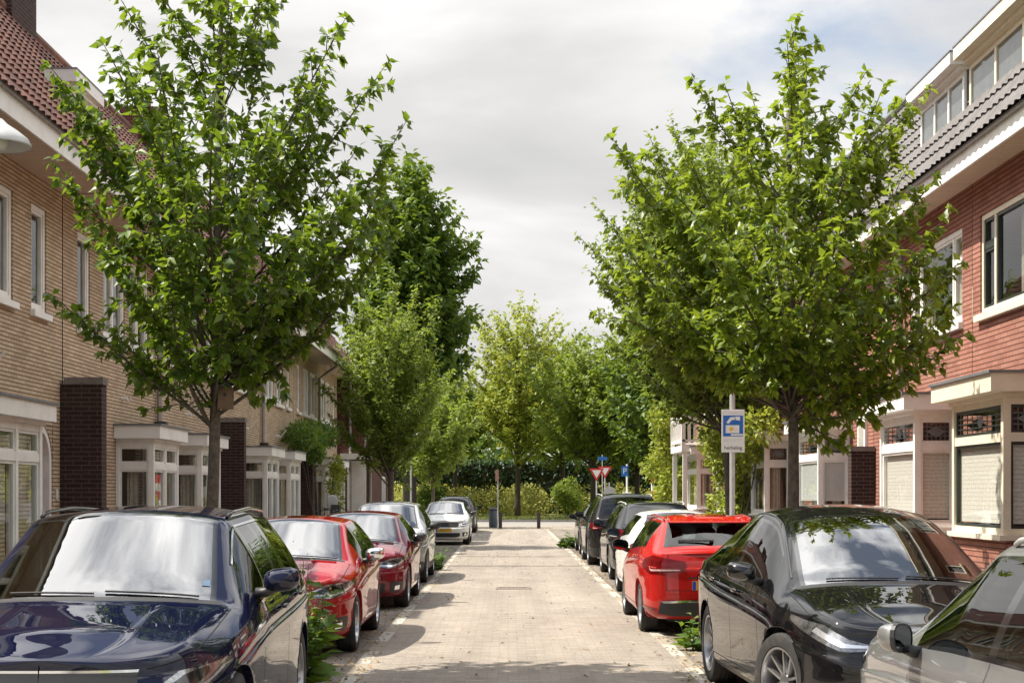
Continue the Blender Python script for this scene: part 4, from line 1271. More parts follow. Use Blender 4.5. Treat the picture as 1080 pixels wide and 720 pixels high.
# gable ends of the two rows and fittings
e = RH[-1]
b = MB(); b.add([(6.0, 48.62, 0), (14., 48.62, 0), (14., 48.62, 5.76), (6.0, 48.62, 5.76), (14., 48.62, 8.4), (7.25, 48.62, 8.78), (5.6, 48.62, 5.9)], [(0, 1, 2, 3), (3, 2, 4, 5, 6)]); e.part(b, 'gable_wall', M['red_brick'])
# balcony above the end house's bay
b = MB(); b.box(4.95, 5.98, 43.3, 46.2, 2.92, 3.10); bal = e.part(b, 'balcony', M['white'])
b = MB()
b.box(4.97, 5.05, 43.3, 46.2, 3.86, 3.94); b.box(4.97, 5.05, 43.3, 46.2, 3.20, 3.26)
for yy in (43.32, 46.1): b.box(4.97, 5.98, yy, yy + .08, 3.86, 3.94); b.box(4.97, 5.98, yy, yy + .08, 3.20, 3.26)
for k in range(11): b.box(4.985, 5.035, 43.46 + k * .24, 43.53 + k * .24, 3.26, 3.86)
for k in range(5):
    for yy in (43.335, 46.115): b.box(5.13 + k * .17, 5.205 + k * .17, yy, yy + .05, 3.26, 3.86)
for yy in (43.3, 46.1): b.box(4.95, 5.06, yy, yy + .1, 3.10, 4.02)
e.sub(b, 'balustrade', M['white'], bal)
b = MB()
for yy in (43.4, 46.0): b.box(5.0, 5.12, yy, yy + .12, .12, 2.92)
e.sub(b, 'balcony_post', M['white'], bal)
# wing wall between the second and third right-hand houses, toilet light above it, downpipes
t = world_thing('brick_pier', (5.8, 24.9, 0), 'low dark brick wing wall between two white bays on the right', 'pier')
b = MB(); b.box(5.60, 5.985, 24.76, 25.0, .1, 2.42); part(b, 'brickwork', M['dark_brick'], t)
b = MB(); b.box(5.58, 5.985, 24.74, 25.02, 2.42, 2.50); part(b, 'coping', M['coping'], t)
h = RH[3]
b = MB(); b.box(5.95, 5.995, 25.3, 25.85, 2.40, 3.05); w_ = h.part(b, 'small_window', M['white'])
b = MB(); b.quad((5.945, 25.38, 2.5), (5.945, 25.77, 2.5), (5.945, 25.77, 2.95), (5.945, 25.38, 2.95)); h.sub(b, 'pane', M['pane'], w_)
for hh, y in ((RH[2], 22.9), (RH[4], 35.8), (RH[3], 29.0)):
    b = MB(); b.tube([(5.65, y, 5.72), (5.75, y, 5.5), (5.92, y, 5.3), (5.92, y, .1)], .045, 8); hh.part(b, 'drainpipe', M['zinc'], smooth=True)
# ------------------------------------------------------------------ the parked cars
PT = dict(
    navy=mat_paint('navy_paint', (.0028, .0045, .021), 0., .3, .025),
    red=mat_paint('red_paint', (.30, .008, .011), 0., .35, .03),
    darkred=mat_paint('dark_red_paint', (.16, .006, .016), 0., .35, .04),
    silver_far=mat_paint('pale_silver_paint', (.52, .52, .51), .6, .32, .05),
    silver=mat_paint('silver_paint', (.25, .25, .248), .6, .32, .04),
    white=mat_paint('white_car_paint', (.74, .74, .72), .0, .4, .06),
    black=mat_paint('black_paint', (.004, .0042, .005), 0., .3, .02),
    brown=mat_paint('brown_black_paint', (.010, .010, .010), 0., .35, .06),
    estate=mat_paint('bright_red_paint', (.38, .013, .010), 0., .35, .03),
    grey=mat_paint('dark_grey_paint', (.04, .042, .045), .2, .35, .05),
)
CARS = {}
def fv(c, *p): return [(c.SF(x), z) for x, z in p]
def rv(c, *p): return [(c.SR(x), z) for x, z in p]
def front_std(c, g0, g1, gw, hl=(.46, .62), hz=(.66, .80), wrap=.62, lamp='lamp_lens', grille='black_plastic', low=(.24, .40), fog=True, chrome=True):
    """grille, lamps and lower intake of a car that shows its nose"""
    hw = c.hw
    c.patch('grille', M[grille], fv(c, (0, g0), (gw * .9, g0 + .005)), fv(c, (0, g1), (gw, g1)), join=True, off=.006)
    if chrome:
        c.patch('grille_trim', M['chrome'], fv(c, (0, g1), (gw, g1)), fv(c, (0, g1 + .014), (gw + .01, g1 + .014)), join=True, off=.009, mm=1)
    S1 = c.S(wrap)
    for o in c.patch('headlight', M[lamp], [(c.SF(hl[0]), hz[0] + .015), (c.SF(hl[1]), hz[0]), (S1, hz[1] - .03)], [(c.SF(hl[0]), hz[0] + .07), (c.SF(hl[1] - .02), hz[1] - .03), (S1, hz[1])], n=14, off=.005):
        pass
    c.patch('lamp_strip', M['lamp_inner'], [(c.SF(hl[0] + .03), hz[0] + .03), (c.SF(hl[1]), hz[0] + .02), (c.S(wrap * .8), hz[1] - .045)], [(c.SF(hl[0] + .03), hz[0] + .045), (c.SF(hl[1]), hz[0] + .038), (c.S(wrap * .8), hz[1] - .03)], off=.009, n=12, mm=2)
    c.patch('lamp_reflector', M['black_gloss'], [(c.SF(hl[0] + .06), hz[0] + .055), (c.SF(hl[1]), hz[0] + .05), (c.S(wrap * .55), hz[1] - .055)], [(c.SF(hl[0] + .06), hz[0] + .075), (c.SF(hl[1]), hz[1] - .05), (c.S(wrap * .55), hz[1] - .02)], off=.007, n=12, mm=2)
    c.patch('lower_grille', M['black_plastic'], fv(c, (0, low[0]), (hw * .5, low[0]), (hw * .62, low[0] + .03)), fv(c, (0, low[1]), (hw * .5, low[1]), (hw * .62, low[1])), join=True, off=.006)
    if fog:
        c.patch('fog_lamp', M['black_plastic'], fv(c, (hw * .72, low[0] + .02), (hw * .9, low[0] + .06)), fv(c, (hw * .70, low[1] + .02), (hw * .90, low[1] + .03)), off=.006)
        c.patch('fog_lens', M['lamp_inner'], fv(c, (hw * .78, low[0] + .06), (hw * .85, low[0] + .07)), fv(c, (hw * .78, low[0] + .12), (hw * .85, low[0] + .13)), off=.010, n=4)
def rear_std(c, tz=(.78, .98), x0=.48, wrap=.32, bump=(.24, .40), seam=True, clear=True):
    hw = c.hw; L = c.L
    S0 = c.S(L - wrap)
    zm = tz[0] + (tz[1] - tz[0]) * .42
    c.patch('tail_light', M['tail_red'], [(S0, zm), (c.SR(hw * .86), tz[0]), (c.SR(x0), tz[0] + .03)], [(S0, zm + .05), (c.SR(hw * .86), tz[1] - .01), (c.SR(x0), zm + .05)], n=14, off=.008)
    if clear:
        c.patch('tail_lens', M['tail_clear'], [(c.S(L - wrap * .35), zm - .02), (c.SR(hw * .86), tz[0] + .03), (c.SR(x0 + .06), tz[0] + .04)], [(c.S(L - wrap * .35), zm - .01), (c.SR(hw * .86), tz[0] + .055), (c.SR(x0 + .06), tz[0] + .052)], n=12, off=.011, mm=2)
    c.patch('rear_bumper_insert', M['black_plastic'], rv(c, (0, bump[0]), (hw * .6, bump[0]), (hw * .80, bump[0] + .03)), rv(c, (0, bump[1]), (hw * .6, bump[1]), (hw * .74, bump[1] - .02)), join=True, off=.007)
    if seam:
        s2 = bump[1] + .12
        b = MB()
        P = [(c.SR(x), c.VZ(c.SR(x), s2)) for x in (0., hw * .2, hw * .4, hw * .66)]
        for sd in (1, -1):
            s1 = c.SR(hw * .66)
            c.strip([(s1, c.VZ(s1, s2)), (s1, 6.2)], sd, .007, off=.004).build('tailgate_gap', M['seam'], c.root)
            c.strip(P, sd, .006, off=.004).build('tailgate_gap', M['seam'], c.root)
PI = pi
# left kerb ---------------------------------------------------------------
sp = spec(4.66, 1.90, 1.66, .88, 2.82, .365, .885, 1.10, 1.34, 2.12, 3.95, 4.46, 1.14, 1.05, 1.12,
          wins=[(1.72, 2.66), (2.75, 3.50), (3.57, 3.98)], doors=[(1.58, 2.71), (2.71, 3.60)], rails=M['black_gloss'], ww=.235, rim=('alloy', 5, .05), nose=1.25, clad=0,
          mirror=(1.80, 1.17), ds=.045)
c = Car('parked_car', 'navy blue SUV with black roof rails, closest to the camera on the left', (-2.46, 10.08, 0), PI + .015, PT['navy'], **sp)
CARS['navy'] = c
front_std(c, .48, .815, .52, hl=(.60, .74), hz=(.66, .84), wrap=.72, fog=True)
c.wipers()
S = c.S
for zz in (.56, .62, .68):
    c.patch('grille_bar', M['chrome'], fv(c, (0, zz), (.46, zz)), fv(c, (0, zz + .012), (.46, zz + .012)), join=True, off=.012, mm=1)
c.plate(True, .52)
# chrome line round the side windows, bonnet creases
for sd in (1, -1):
    c.strip([(S(1.66), 6.05), (S(2.6), 6.05), (S(3.98), 6.05)], sd, .02, .010).build('window_trim', M['chrome'], c.root)
    b = c.strip([(S(1.72), 6.90), (S(2.3), 6.90), (S(3.4), 6.90), (S(3.98), 6.90)], sd, .016, .008)
    b.build('window_trim', M['chrome'], c.root)
bz = M['sign_blue'] if 'sign_blue' in M else M['signblue']
c.patch('parking_sticker', mat('faded_sticker', (.12, .17, .24), .8, spec=.1), [(S(1.46), 7.13), (S(1.52), 7.13)], [(S(1.46), 7.19), (S(1.50), 7.19)], sides=(-1,), zval=False, off=.004)

sp = spec(4.25, 1.80, 1.47, .86, 2.62, .318, .80, .985, 1.20, 2.02, 3.55, 4.06, 1.02, .94, 1.02,
          wins=[(1.66, 2.46), (2.54, 3.22), (3.28, 3.56)], doors=[(1.42, 2.50), (2.50, 3.36)], ww=.215, rim=('alloy', 5, .04), mirrormat=M['chrome'], clad=0)
c = Car('parked_car', 'bright red hatchback with chrome mirrors, weeds growing in front of its nose', (-2.53, 18.06, 0), PI, PT['red'], **sp)
front_std(c, .48, .70, .36, hl=(.44, .66), hz=(.62, .80), wrap=.80)
c.wipers(); c.plate(True, .42)

sp = spec(4.20, 1.79, 1.45, .85, 2.58, .318, .80, .97, 1.20, 2.05, 3.45, 3.98, 1.02, .94, 1.01,
          wins=[(1.66, 2.44), (2.52, 3.16), (3.22, 3.46)], doors=[(1.42, 2.48), (2.48, 3.30)], rim=('alloy', 5, .0), clad=0, mirrormat=M['black_gloss'])
c = Car('parked_car', 'dark red hatchback with grey reflections on its roof, behind the bright red hatchback', (-2.38, 24.55, 0), PI, PT['darkred'], **sp)
front_std(c, .46, .68, .38, hl=(.46, .66), hz=(.62, .79), wrap=.66)
c.wipers()

sp = spec(4.30, 1.76, 1.57, .80, 2.60, .318, .92, 1.06, 1.06, 1.80, 3.75, 4.10, 1.05, 1.0, 1.04,
          wins=[(1.44, 2.30), (2.38, 3.10), (3.18, 3.80)], doors=[(1.26, 2.34), (2.34, 3.18)], rim=('alloy', 7, .0), clad=2.2, mirrormat=M['black_plastic'])
c = Car('parked_car', 'tall silver estate with black mirrors between the dark red hatchback and the white hatchback', (-2.42, 30.95, 0), PI, PT['silver_far'], **sp)
front_std(c, .50, .70, .36, hl=(.50, .70), hz=(.66, .90), wrap=.46)
c.wipers()

sp = spec(4.00, 1.74, 1.46, .84, 2.46, .31, .82, 1.0, 1.16, 1.95, 3.35, 3.82, 1.02, .95, 1.0,
          wins=[(1.60, 2.36), (2.44, 3.06), (3.12, 3.36)], doors=[(1.38, 2.40), (2.40, 3.20)], rim=('alloy', 5, .0), clad=0, mirrormat=M['black_gloss'])
c = Car('parked_car', 'small white hatchback showing its dark grille and yellow number plate', (-2.13, 52.2, 0), PI, PT['white'], **sp)
front_std(c, .60, .75, .52, hl=(.55, .70), hz=(.62, .76), wrap=.5, low=(.27, .41), chrome=False)
c.plate(True, .50, 'Z-FP-72'.replace('-72', '-71')); c.wipers()

sp = spec(4.75, 1.88, 1.60, .92, 2.80, .345, .90, 1.04, 1.32, 2.12, 4.25, 4.60, 1.06, 1.0, 1.05,
          wins=[(1.74, 2.62), (2.70, 3.44), (3.52, 4.26)], doors=[(1.54, 2.66), (2.66, 3.56)], rails=M['black_plastic'], rim=('alloy', 5, .0), clad=2.0)
c = Car('parked_car', 'dark grey estate seen from behind with tall red tail lights, last in the left row', (-2.30, 67.5, 0), 0, PT['grey'], **sp)
rear_std(c, (.78, 1.0), .62, .3)
c.patch('pillar_light', M['tail_red'], [(c.S(4.52), 6.05), (c.S(4.62), 6.05)], [(c.S(4.42), 6.8), (c.S(4.52), 6.8)], zval=False, off=.012)
c.plate(False, .72)

# right kerb ---------------------------------------------------------------
sp = spec(4.75, 1.80, 1.58, 1.10, 2.70, .325, .90, 1.04, 1.41, 2.33, 4.20, 4.57, 1.05, .955, 1.02,
          wins=[(1.74, 2.87), (2.97, 3.67), (3.75, 4.21)], doors=[(1.72, 2.92), (2.92, 3.80)], rails=M['steel'], rim=('alloy', 7, .0), mirror=(1.85, .99), mtwist=.9, clad=0, ds=.045)
c = Car('parked_car', 'grey silver estate cropped by the right edge, its wing mirror and roof rail showing', (2.93, 7.10, 0), .0, PT['silver'], **sp)
front_std(c, .48, .68, .38); c.wipers()
rear_std(c)

sp = spec(4.75, 1.92, 1.65, .88, 2.89, .36, .84, 1.06, 1.06, 1.98, 3.45, 4.48, 1.14, 1.0, 1.10,
          wins=[(1.50, 2.46), (2.55, 3.34), (3.40, 3.86)], doors=[(1.40, 2.50), (2.50, 3.50)], glass_roof=True, rim=('alloy', 5, .06), ww=.245, mirror=(1.62, 1.10), steer=.32,
          mirrormat=M['black_gloss'], handlemat=M['black_gloss'], nose=1.7, clad=1.3, ds=.045,
          zt=[(0, .76), (.12, .79), (.5, .91), (1.03, 1.025), (1.25, 1.155), (1.5, 1.285), (1.75, 1.41), (1.98, 1.50), (2.25, 1.555), (2.6, 1.58), (3.0, 1.56), (3.45, 1.485), (3.75, 1.40), (4.0, 1.305), (4.25, 1.20), (4.48, 1.10), (4.75, 1.08)],
          zc=[(0, .77), (.12, .82), (.5, .955), (1.03, 1.075), (1.25, 1.215), (1.5, 1.36), (1.75, 1.49), (1.98, 1.58), (2.25, 1.63), (2.6, 1.652), (3.0, 1.635), (3.45, 1.565), (3.75, 1.475), (4.0, 1.375), (4.25, 1.265), (4.48, 1.15), (4.75, 1.10)])
c = Car('parked_car', 'glossy black electric crossover with a glass roof and sleek headlights facing the camera', (2.83, 12.70, 0), PI + .042, PT['black'], **sp)
CARS['black'] = c
for o in c.patch('headlight', M['lamp_lens'], [(c.SF(.36), .665), (c.SF(.62), .645), (c.S(.36), .735), (c.S(.74), .83)], [(c.SF(.36), .68), (c.SF(.58), .73), (c.S(.26), .82), (c.S(.74), .865)], n=16, off=.005):
    pass
c.patch('lamp_strip', M['lamp_inner'], [(c.SF(.42), .678), (c.SF(.62), .672), (c.S(.36), .77)], [(c.SF(.42), .69), (c.SF(.60), .70), (c.S(.32), .80)], n=14, off=.009, mm=2)
c.patch('lower_grille', M['black_plastic'], fv(c, (0, .24), (.5, .24), (.6, .27)), fv(c, (0, .36), (.5, .36), (.6, .36)), join=True, off=.006)
c.wipers()
for sd in (1, -1):
    c.strip([(c.S(1.46), 6.05), (c.S(2.6), 6.05), (c.S(3.86), 6.05)], sd, .014, .008).build('window_trim', M['black_gloss'], c.root)
    c.strip([(c.S(1.16), 7.0), (c.S(1.6), 7.0), (c.S(1.98), 7.0), (c.S(2.7), 7.0), (c.S(3.5), 7.0)], sd, .012, .006).build('roof_trim', M['chrome'] if False else M['black_plastic'], c.root)
rear_std(c, (.86, .98), .5, .3)

sp = spec(4.27, 1.73, 1.475, .84, 2.60, .315, .82, .98, 1.16, 1.98, 3.72, 4.10, 1.03, .95, 1.06,
          wins=[(1.62, 2.40), (2.48, 3.12), (3.20, 3.72)], doors=[(1.38, 2.44), (2.44, 3.24)], rails=PT['estate'], rim=('alloy', 5, .0), clad=0, mirrormat=M['black_gloss'], tail=1.25, mirror=(1.66, 1.0))
c = Car('parked_car', 'bright red estate seen from behind with red roof rails and a yellow number plate', (2.49, 20.52, 0), 0, PT['estate'], **sp)
CARS['estate'] = c
rear_std(c, (.76, .99), .34, .46, bump=(.25, .44))
c.patch('bumper_trim', M['chrome'], rv(c, (0, .425), (c.hw * .70, .405)), rv(c, (0, .455), (c.hw * .74, .43)), join=True, off=.012, mm=2)
c.patch('reflector', M['tail_red'], rv(c, (c.hw * .80, .315), (c.hw * .95, .33)), rv(c, (c.hw * .80, .345), (c.hw * .95, .36)), off=.010, mm=2)
c.plate(False, .62)
c.patch('plate_recess', M['black_plastic'], rv(c, (0, .70), (.30, .70)), rv(c, (0, .725), (.30, .72)), join=True, off=.006)
# roof spoiler, rear wiper, badge
b = MB()
y0 = c.L / 2 - 3.70; z0 = 1.437
b.prism([(y0 + .05, z0 + .015), (y0 - .26, z0 - .045), (y0 - .27, z0 - .065), (y0 + .02, z0 - .05)], 0, -.50, .50)
b.build('roof_spoiler', PT['estate'], c.root, True, bevel=.012)
b = MB(); w0 = c.PN(c.S(4.06), 8.0, 1, .02); w1 = c.PN(c.S(4.04), 7.35, -1, .02)
b.tube([w0, w0 + Vector((0, -.02, .01)), w1], .011, 6); b.ellipsoid(w0, (.03, .03, .02), 8, 6)
b.build('rear_wiper', M['black_plastic'], c.root)
bb = MB(); p = c.E(c.fs[-1], c.VZ(c.fs[-1], .83)); yy = c.L / 2 - p[1]
bb.prism([(-.045, .83), (0, .75), (.045, .83), (0, .91)], 1, yy - .012, yy); bb.build('badge', M['chrome'], c.root, bevel=.004)

sp = spec(3.90, 1.68, 1.47, .78, 2.52, .30, .85, 1.0, 1.06, 1.82, 3.20, 3.72, 1.04, .97, 1.06,
          wins=[(1.46, 2.26), (2.34, 2.92), (2.98, 3.2)], doors=[(1.28, 2.30), (2.30, 3.06)], rim=('alloy', 7, .0), clad=0, mirrormat=M['black_gloss'])
c = Car('parked_car', 'small white hatchback seen from behind, half hidden between the red and black estates', (2.72, 25.75, 0), 0, PT['white'], **sp)
rear_std(c); c.plate(False, .6)

sp = spec(4.75, 1.86, 1.58, .92, 2.80, .34, .88, 1.03, 1.30, 2.12, 4.15, 4.56, 1.08, 1.0, 1.08,
          wins=[(1.74, 2.62), (2.70, 3.42), (3.50, 4.14)], doors=[(1.52, 2.66), (2.66, 3.54)], rails=M['steel'], rim=('alloy', 7, .0), clad=0)
c = Car('parked_car', 'black estate with silver roof rails seen from behind, next to the white hatchback', (2.93, 31.98, 0), 0, PT['black'], **sp)
rear_std(c, (.84, 1.04), .46, .42); c.plate(False, .68)

sp = spec(4.80, 1.90, 1.73, .92, 2.86, .36, 1.0, 1.14, 1.32, 2.12, 4.35, 4.66, 1.12, 1.10, 1.14,
          wins=[(1.74, 2.64), (2.72, 3.48), (3.56, 4.32)], doors=[(1.54, 2.68), (2.68, 3.60)], rails=M['steel'], rim=('alloy', 5, .0), clad=2.4, archtrim='black')
c = Car('parked_car', 'tall brown black SUV with silver roof rails in front of the black estate', (2.84, 38.2, 0), 0, PT['brown'], **sp)
rear_std(c, (.86, 1.08), .66, .34); c.plate(False, .75)

sp = spec(4.30, 1.78, 1.48, .86, 2.60, .32, .85, 1.0, 1.18, 2.0, 3.65, 4.12, 1.02, .95, 1.02,
          wins=[(1.62, 2.42), (2.50, 3.16), (3.22, 3.66)], doors=[(1.40, 2.46), (2.46, 3.30)], rim=('alloy', 5, .0), clad=0)
c = Car('parked_car', 'dark grey hatchback almost wholly hidden, farthest along the right kerb', (2.87, 44.4, 0), 0, PT['grey'], **sp)
rear_std(c)
# ------------------------------------------------------------------ trees and plants
rng = np.random.default_rng(11)
def np_mesh(name, V, F):
    me = bpy.data.meshes.new(name)
    n, k = F.shape
    me.vertices.add(len(V)); me.vertices.foreach_set('co', V.astype(np.float32).ravel())
    me.loops.add(n * k); me.loops.foreach_set('vertex_index', F.astype(np.int32).ravel())
    me.polygons.add(n); me.polygons.foreach_set('loop_start', np.arange(0, n * k, k, dtype=np.int32))
    me.update(calc_edges=True)
    return me
def unit(a):
    return a / np.maximum(np.linalg.norm(a, axis=-1, keepdims=True), 1e-9)
def leaf_arrays(pos, axis, nrm, ln, wd, detail=True):
    """one separate leaf per point: pointed blade with a folded midrib"""
    axis = unit(axis); side = unit(np.cross(axis, nrm)); up = np.cross(side, axis)
    ln = ln[:, None]; wd = wd[:, None]
    b = pos; t = pos + axis * ln - up * ln * .12
    l = pos + axis * ln * .42 - side * wd * .5 + up * wd * .14; r = pos + axis * ln * .42 + side * wd * .5 + up * wd * .14
    n = len(pos); i = np.arange(n)[:, None]
    if detail:
        m = pos + axis * ln * .46
        V = np.stack([b, l, m, r, t], 1).reshape(-1, 3)
        F = (np.array([[0, 2, 1], [0, 3, 2], [1, 2, 4], [2, 3, 4]])[None] + 5 * i[:, :, None]).reshape(-1, 3)
    else:
        V = np.stack([b, l, t, r], 1).reshape(-1, 3)
        F = (np.array([[0, 3, 2], [0, 2, 1]])[None] + 4 * i[:, :, None]).reshape(-1, 3)
    return V, F
def leaves_on(points, dirs, ln, jitter=.5, droop=.35, up=.9, detail=True, lw=.55):
    n = len(points)
    a = unit(dirs) + rng.normal(0, jitter, (n, 3)); a[:, 2] -= droop * rng.random(n)
    nm = rng.normal(0, .55, (n, 3)); nm[:, 2] += up
    L = ln * rng.uniform(.65, 1.25, n)
    return leaf_arrays(points, a, unit(nm), L, L * lw * rng.uniform(.85, 1.15, n), detail)
def bez(p0, p1, p2, n):
    t = np.linspace(0, 1, n)[:, None]
    return p0 * (1 - t) ** 2 + 2 * p1 * t * (1 - t) + p2 * t * t
def limb_tree(name, label, cat, base, trunk_top, tips, r0, leaf, leafmat, bark='bark', twig=.42, step=.085, lstep=.042, attach=None, group=None, h_low=1.8, detail=True, start=.28, dens=1, spread=.035, shoots=True, rosette=0, lw=.50):
    """trunk with a limb to every tip, twigs along the limbs and leaves along the twigs (all real positions)"""
    base = np.array(base, float); top = np.array(trunk_top, float)
    root = world_thing(name, tuple(base), label, cat, group)
    tb = MB(); tpts = []
    for t in np.linspace(0, 1, 14):
        p = base + (top - base) * t + np.array([sin(t * 5.) * .035, cos(t * 4.3) * .03, 0]) * (1 if 0 < t else 0)
        tpts.append(p)
    tr = [r0 * (1.25 - .25 * min(1, i / 1.5)) * (1 - .72 * (i / 13)) for i in range(14)]
    tb.tube(tpts, tr, 12)
    P = []; D = []
    H = top[2] - base[2]
    tw = MB()
    for tip in tips:
        tip = np.array(tip, float)
        rad = math.hypot(tip[0] - base[0], tip[1] - base[1])
        h0 = min(max(h_low + rng.uniform(0, .32) * (top[2] - h_low) * min(1., max(.15, (tip[2] - h_low) / (top[2] - h_low))), tip[2] - .55 * rad - rng.uniform(.5, 1.3)), top[2] - .15)
        f = (h0 - base[2]) / H; p0 = base + (top - base) * f
        mid = p0 * .42 + tip * .58; mid[2] -= .10 * rad + .05 ; mid += rng.normal(0, .10, 3)
        c = bez(p0, mid, tip, 16)
        rr = r0 * (1 - .72 * f) * .42 * min(1., .45 + rad * .28)
        tb.tube(c, list(np.linspace(rr, .006, 16)), 6)
        Ln = np.linalg.norm(np.diff(c, axis=0), axis=1).sum()
        if shoots:
            kk = int(Ln * .6 / (lstep * .7)); tt = np.linspace(.40, 1., kk); ii = np.minimum(14, (tt * 15).astype(int)); ff = (tt * 15 - ii)[:, None]
            q = c[ii] + (c[ii + 1] - c[ii]) * ff; gdir = unit(c[ii + 1] - c[ii]); sd = unit(np.cross(gdir, np.array([0, 0, 1.]))) * np.where(np.arange(kk) % 2 == 0, 1, -1)[:, None]
            for rep in range(2):
                P.append(q + rng.normal(0, .02 + .02 * rep, q.shape)); D.append(gdir * .7 + sd * .8 * (1 - 2 * rep) + rng.normal(0, .35, q.shape) + np.array([0, 0, -.25]))
        nt_ = max(4, int(Ln * (1 - start) / step))
        for t in np.linspace(start, 1., nt_):
            x = t * 15; i = min(14, int(x)); p = c[i] + (c[i + 1] - c[i]) * (x - i); g = unit(c[i + 1] - c[i])
            d = unit(rng.normal(0, 1, 3) * np.array([1, 1, .7]) + g * .8 + np.array([0, 0, .15]))
            l = twig * rng.uniform(.45, 1.15) * (1 - .55 * t)
            if t > .985: d = g; l = twig * .5
            e = p + d * l + np.array([0, 0, -.06 * l])
            tw.tube([p - d * .012, (p + e) / 2 + np.array([0, 0, .03 * l]), e], [.006, .004, .0025], 4, cap=False)
            k = max(3, int(l / lstep)); u = np.linspace(.25, 1., k)[:, None] ** .8
            q = p + (e - p) * u
            alt = np.where(np.arange(k) % 2 == 0, 1, -1)[:, None]
            sd = unit(np.cross(d, np.array([0, 0, 1.])))
            m_ = rosette
            if m_:
                an = rng.random() * 6.28 + np.arange(m_) * 2.4
                w_ = unit(np.cross(d, sd)); rd = np.cos(an)[:, None] * sd + np.sin(an)[:, None] * w_ + d * .75 + np.array([0, 0, -.25])
                P.append(np.repeat(e[None], m_, 0) + rng.normal(0, .012, (m_, 3))); D.append(rd)
            for rep in range(dens):
                P.append(q + rng.normal(0, .012 + spread * rep, q.shape)); D.append(d * .6 + sd * alt * (.9 - 1.8 * (rep % 2)) + rng.normal(0, .25, 3))
    P = np.concatenate(P); D = np.concatenate(D); print('leaves', name, len(P))
    V, F = leaves_on(P, D, leaf, .30, .95, .9, detail, lw)
    part(tb, 'trunk', M[bark], root, 'all'); part(tw, 'twigs', M[bark], root)
    me = np_mesh('crown', V - base, F); o = link_mesh('crown', me, M[leafmat], root)
    return root, len(P)
def at(px, py, z, off=0.):
    return ((px - 536) * z / 1600., z + off, 1.75 + (519 - py) * z / 1600.)

# left street tree (young cherry) -----------------------------------------------------
T = [(72, 92, -.2), (60, 88, .5), (134, 12, .1), (180, 12, -.3), (128, 62, .2), (205, -60, .2), (240, -80, -.2), (275, -30, .3), (282, 8, -.3), (312, 66, .5), (355, 42, -.1), (396, 80, .1), (342, 108, -.4), (418, 146, .0), (400, 186, .4),
     (398, 232, -.2), (402, 258, .2), (375, 262, -.3), (352, 318, .2), (355, 290, .5), (318, 336, -.2), (74, 326, -.1), (110, 348, .4), (150, 366, -.1), (70, 186, .0), (98, 170, -.4), (95, 240, .3), (115, 262, -.2), (185, 348, -.4), (288, 350, .3),
     (92, 125, .3), (112, 150, -.3), (150, 130, .6), (335, 200, .7), (372, 215, -.6), (360, 160, .5)]
T += [(150, 100, -1.0), (200, 110, -1.2), (255, 140, -1.3), (300, 170, -1.1), (180, 210, -1.2), (230, 240, -1.4), (285, 250, -1.2), (330, 260, -.8), (150, 290, -.9), (205, 310, -1.0), (255, 312, -1.0), (300, 320, -.7),
      (165, 120, 1.0), (215, 90, 1.1), (265, 100, 1.2), (310, 140, 1.1), (175, 215, 1.3), (235, 220, 1.4), (290, 240, 1.3), (340, 230, .9), (170, 310, .9), (230, 320, .9), (280, 315, .9),
      (225, 30, .3), (250, 10, -.2), (200, 60, .0), (270, 60, .1), (240, 170, .2), (205, 180, -.3), (265, 200, .1), (130, 200, .0), (145, 240, .4), (320, 300, -.3), (190, 260, .1), (260, 280, .0), (330, 150, -.2), (345, 240, .3)]
z0 = 14.2
tips = [at(a, b, z0, c) for a, b, c in T]
limb_tree('street_tree', 'young leafy street tree rising above the navy SUV on the left, taller than the picture', 'tree', (-2.86, z0, 0), (-2.66, z0 + .1, 6.4), tips, .070, .110, 'leaf_near_l', h_low=2.35, group='young street trees between the parking bays', step=.082, twig=.40, lstep=.040, dens=1, spread=.02, start=.26, rosette=6, lw=.54)
# right street tree -----------------------------------------------------------------
T = [(838, 36, .0), (850, 60, .4), (826, 70, -.3), (742, 98, .1), (765, 118, -.4), (785, 130, .5), (655, 160, .0), (672, 172, .4), (690, 185, -.3), (905, 92, .1), (918, 115, -.3), (936, 140, .4), (962, 112, -.1), (950, 150, .3), (972, 205, -.1), (965, 228, .4),
     (978, 246, -.4), (998, 290, .0), (1002, 330, .3), (996, 366, -.2), (968, 392, .2), (940, 408, -.3), (905, 412, .2), (890, 440, -.2), (872, 460, .0), (850, 440, .5), (808, 400, .3), (778, 345, -.4), (735, 345, .2), (712, 350, -.3), (690, 350, .2), (668, 300, .0), (655, 262, -.3),
     (680, 240, .4), (648, 330, .3), (700, 330, -.5), (720, 280, .5), (935, 330, .4), (950, 290, -.5)]
T += [(720, 200, -1.0), (770, 190, -1.2), (820, 180, -1.3), (870, 190, -1.2), (920, 220, -1.0), (730, 270, -1.3), (790, 270, -1.5), (850, 280, -1.5), (905, 300, -1.3), (950, 340, -.9), (740, 332, -1.2), (800, 345, -1.4), (860, 360, -1.3), (910, 370, -1.0), (788, 338, -.9), (840, 395, -.9),
      (730, 180, 1.1), (790, 150, 1.1), (850, 140, 1.1), (900, 170, 1.1), (750, 250, 1.4), (820, 240, 1.5), (880, 260, 1.4), (930, 280, 1.1), (758, 325, 1.2), (830, 350, 1.3), (890, 350, 1.2), (800, 110, .2), (870, 130, .0), (840, 110, -.5), (780, 220, .1), (860, 220, .2), (810, 310, .0), (880, 320, -.2), (750, 300, .2), (710, 230, -.1), (900, 240, .1), (840, 370, .2)]
z0 = 15.9
tips = [at(a, b, z0, c) for a, b, c in T]
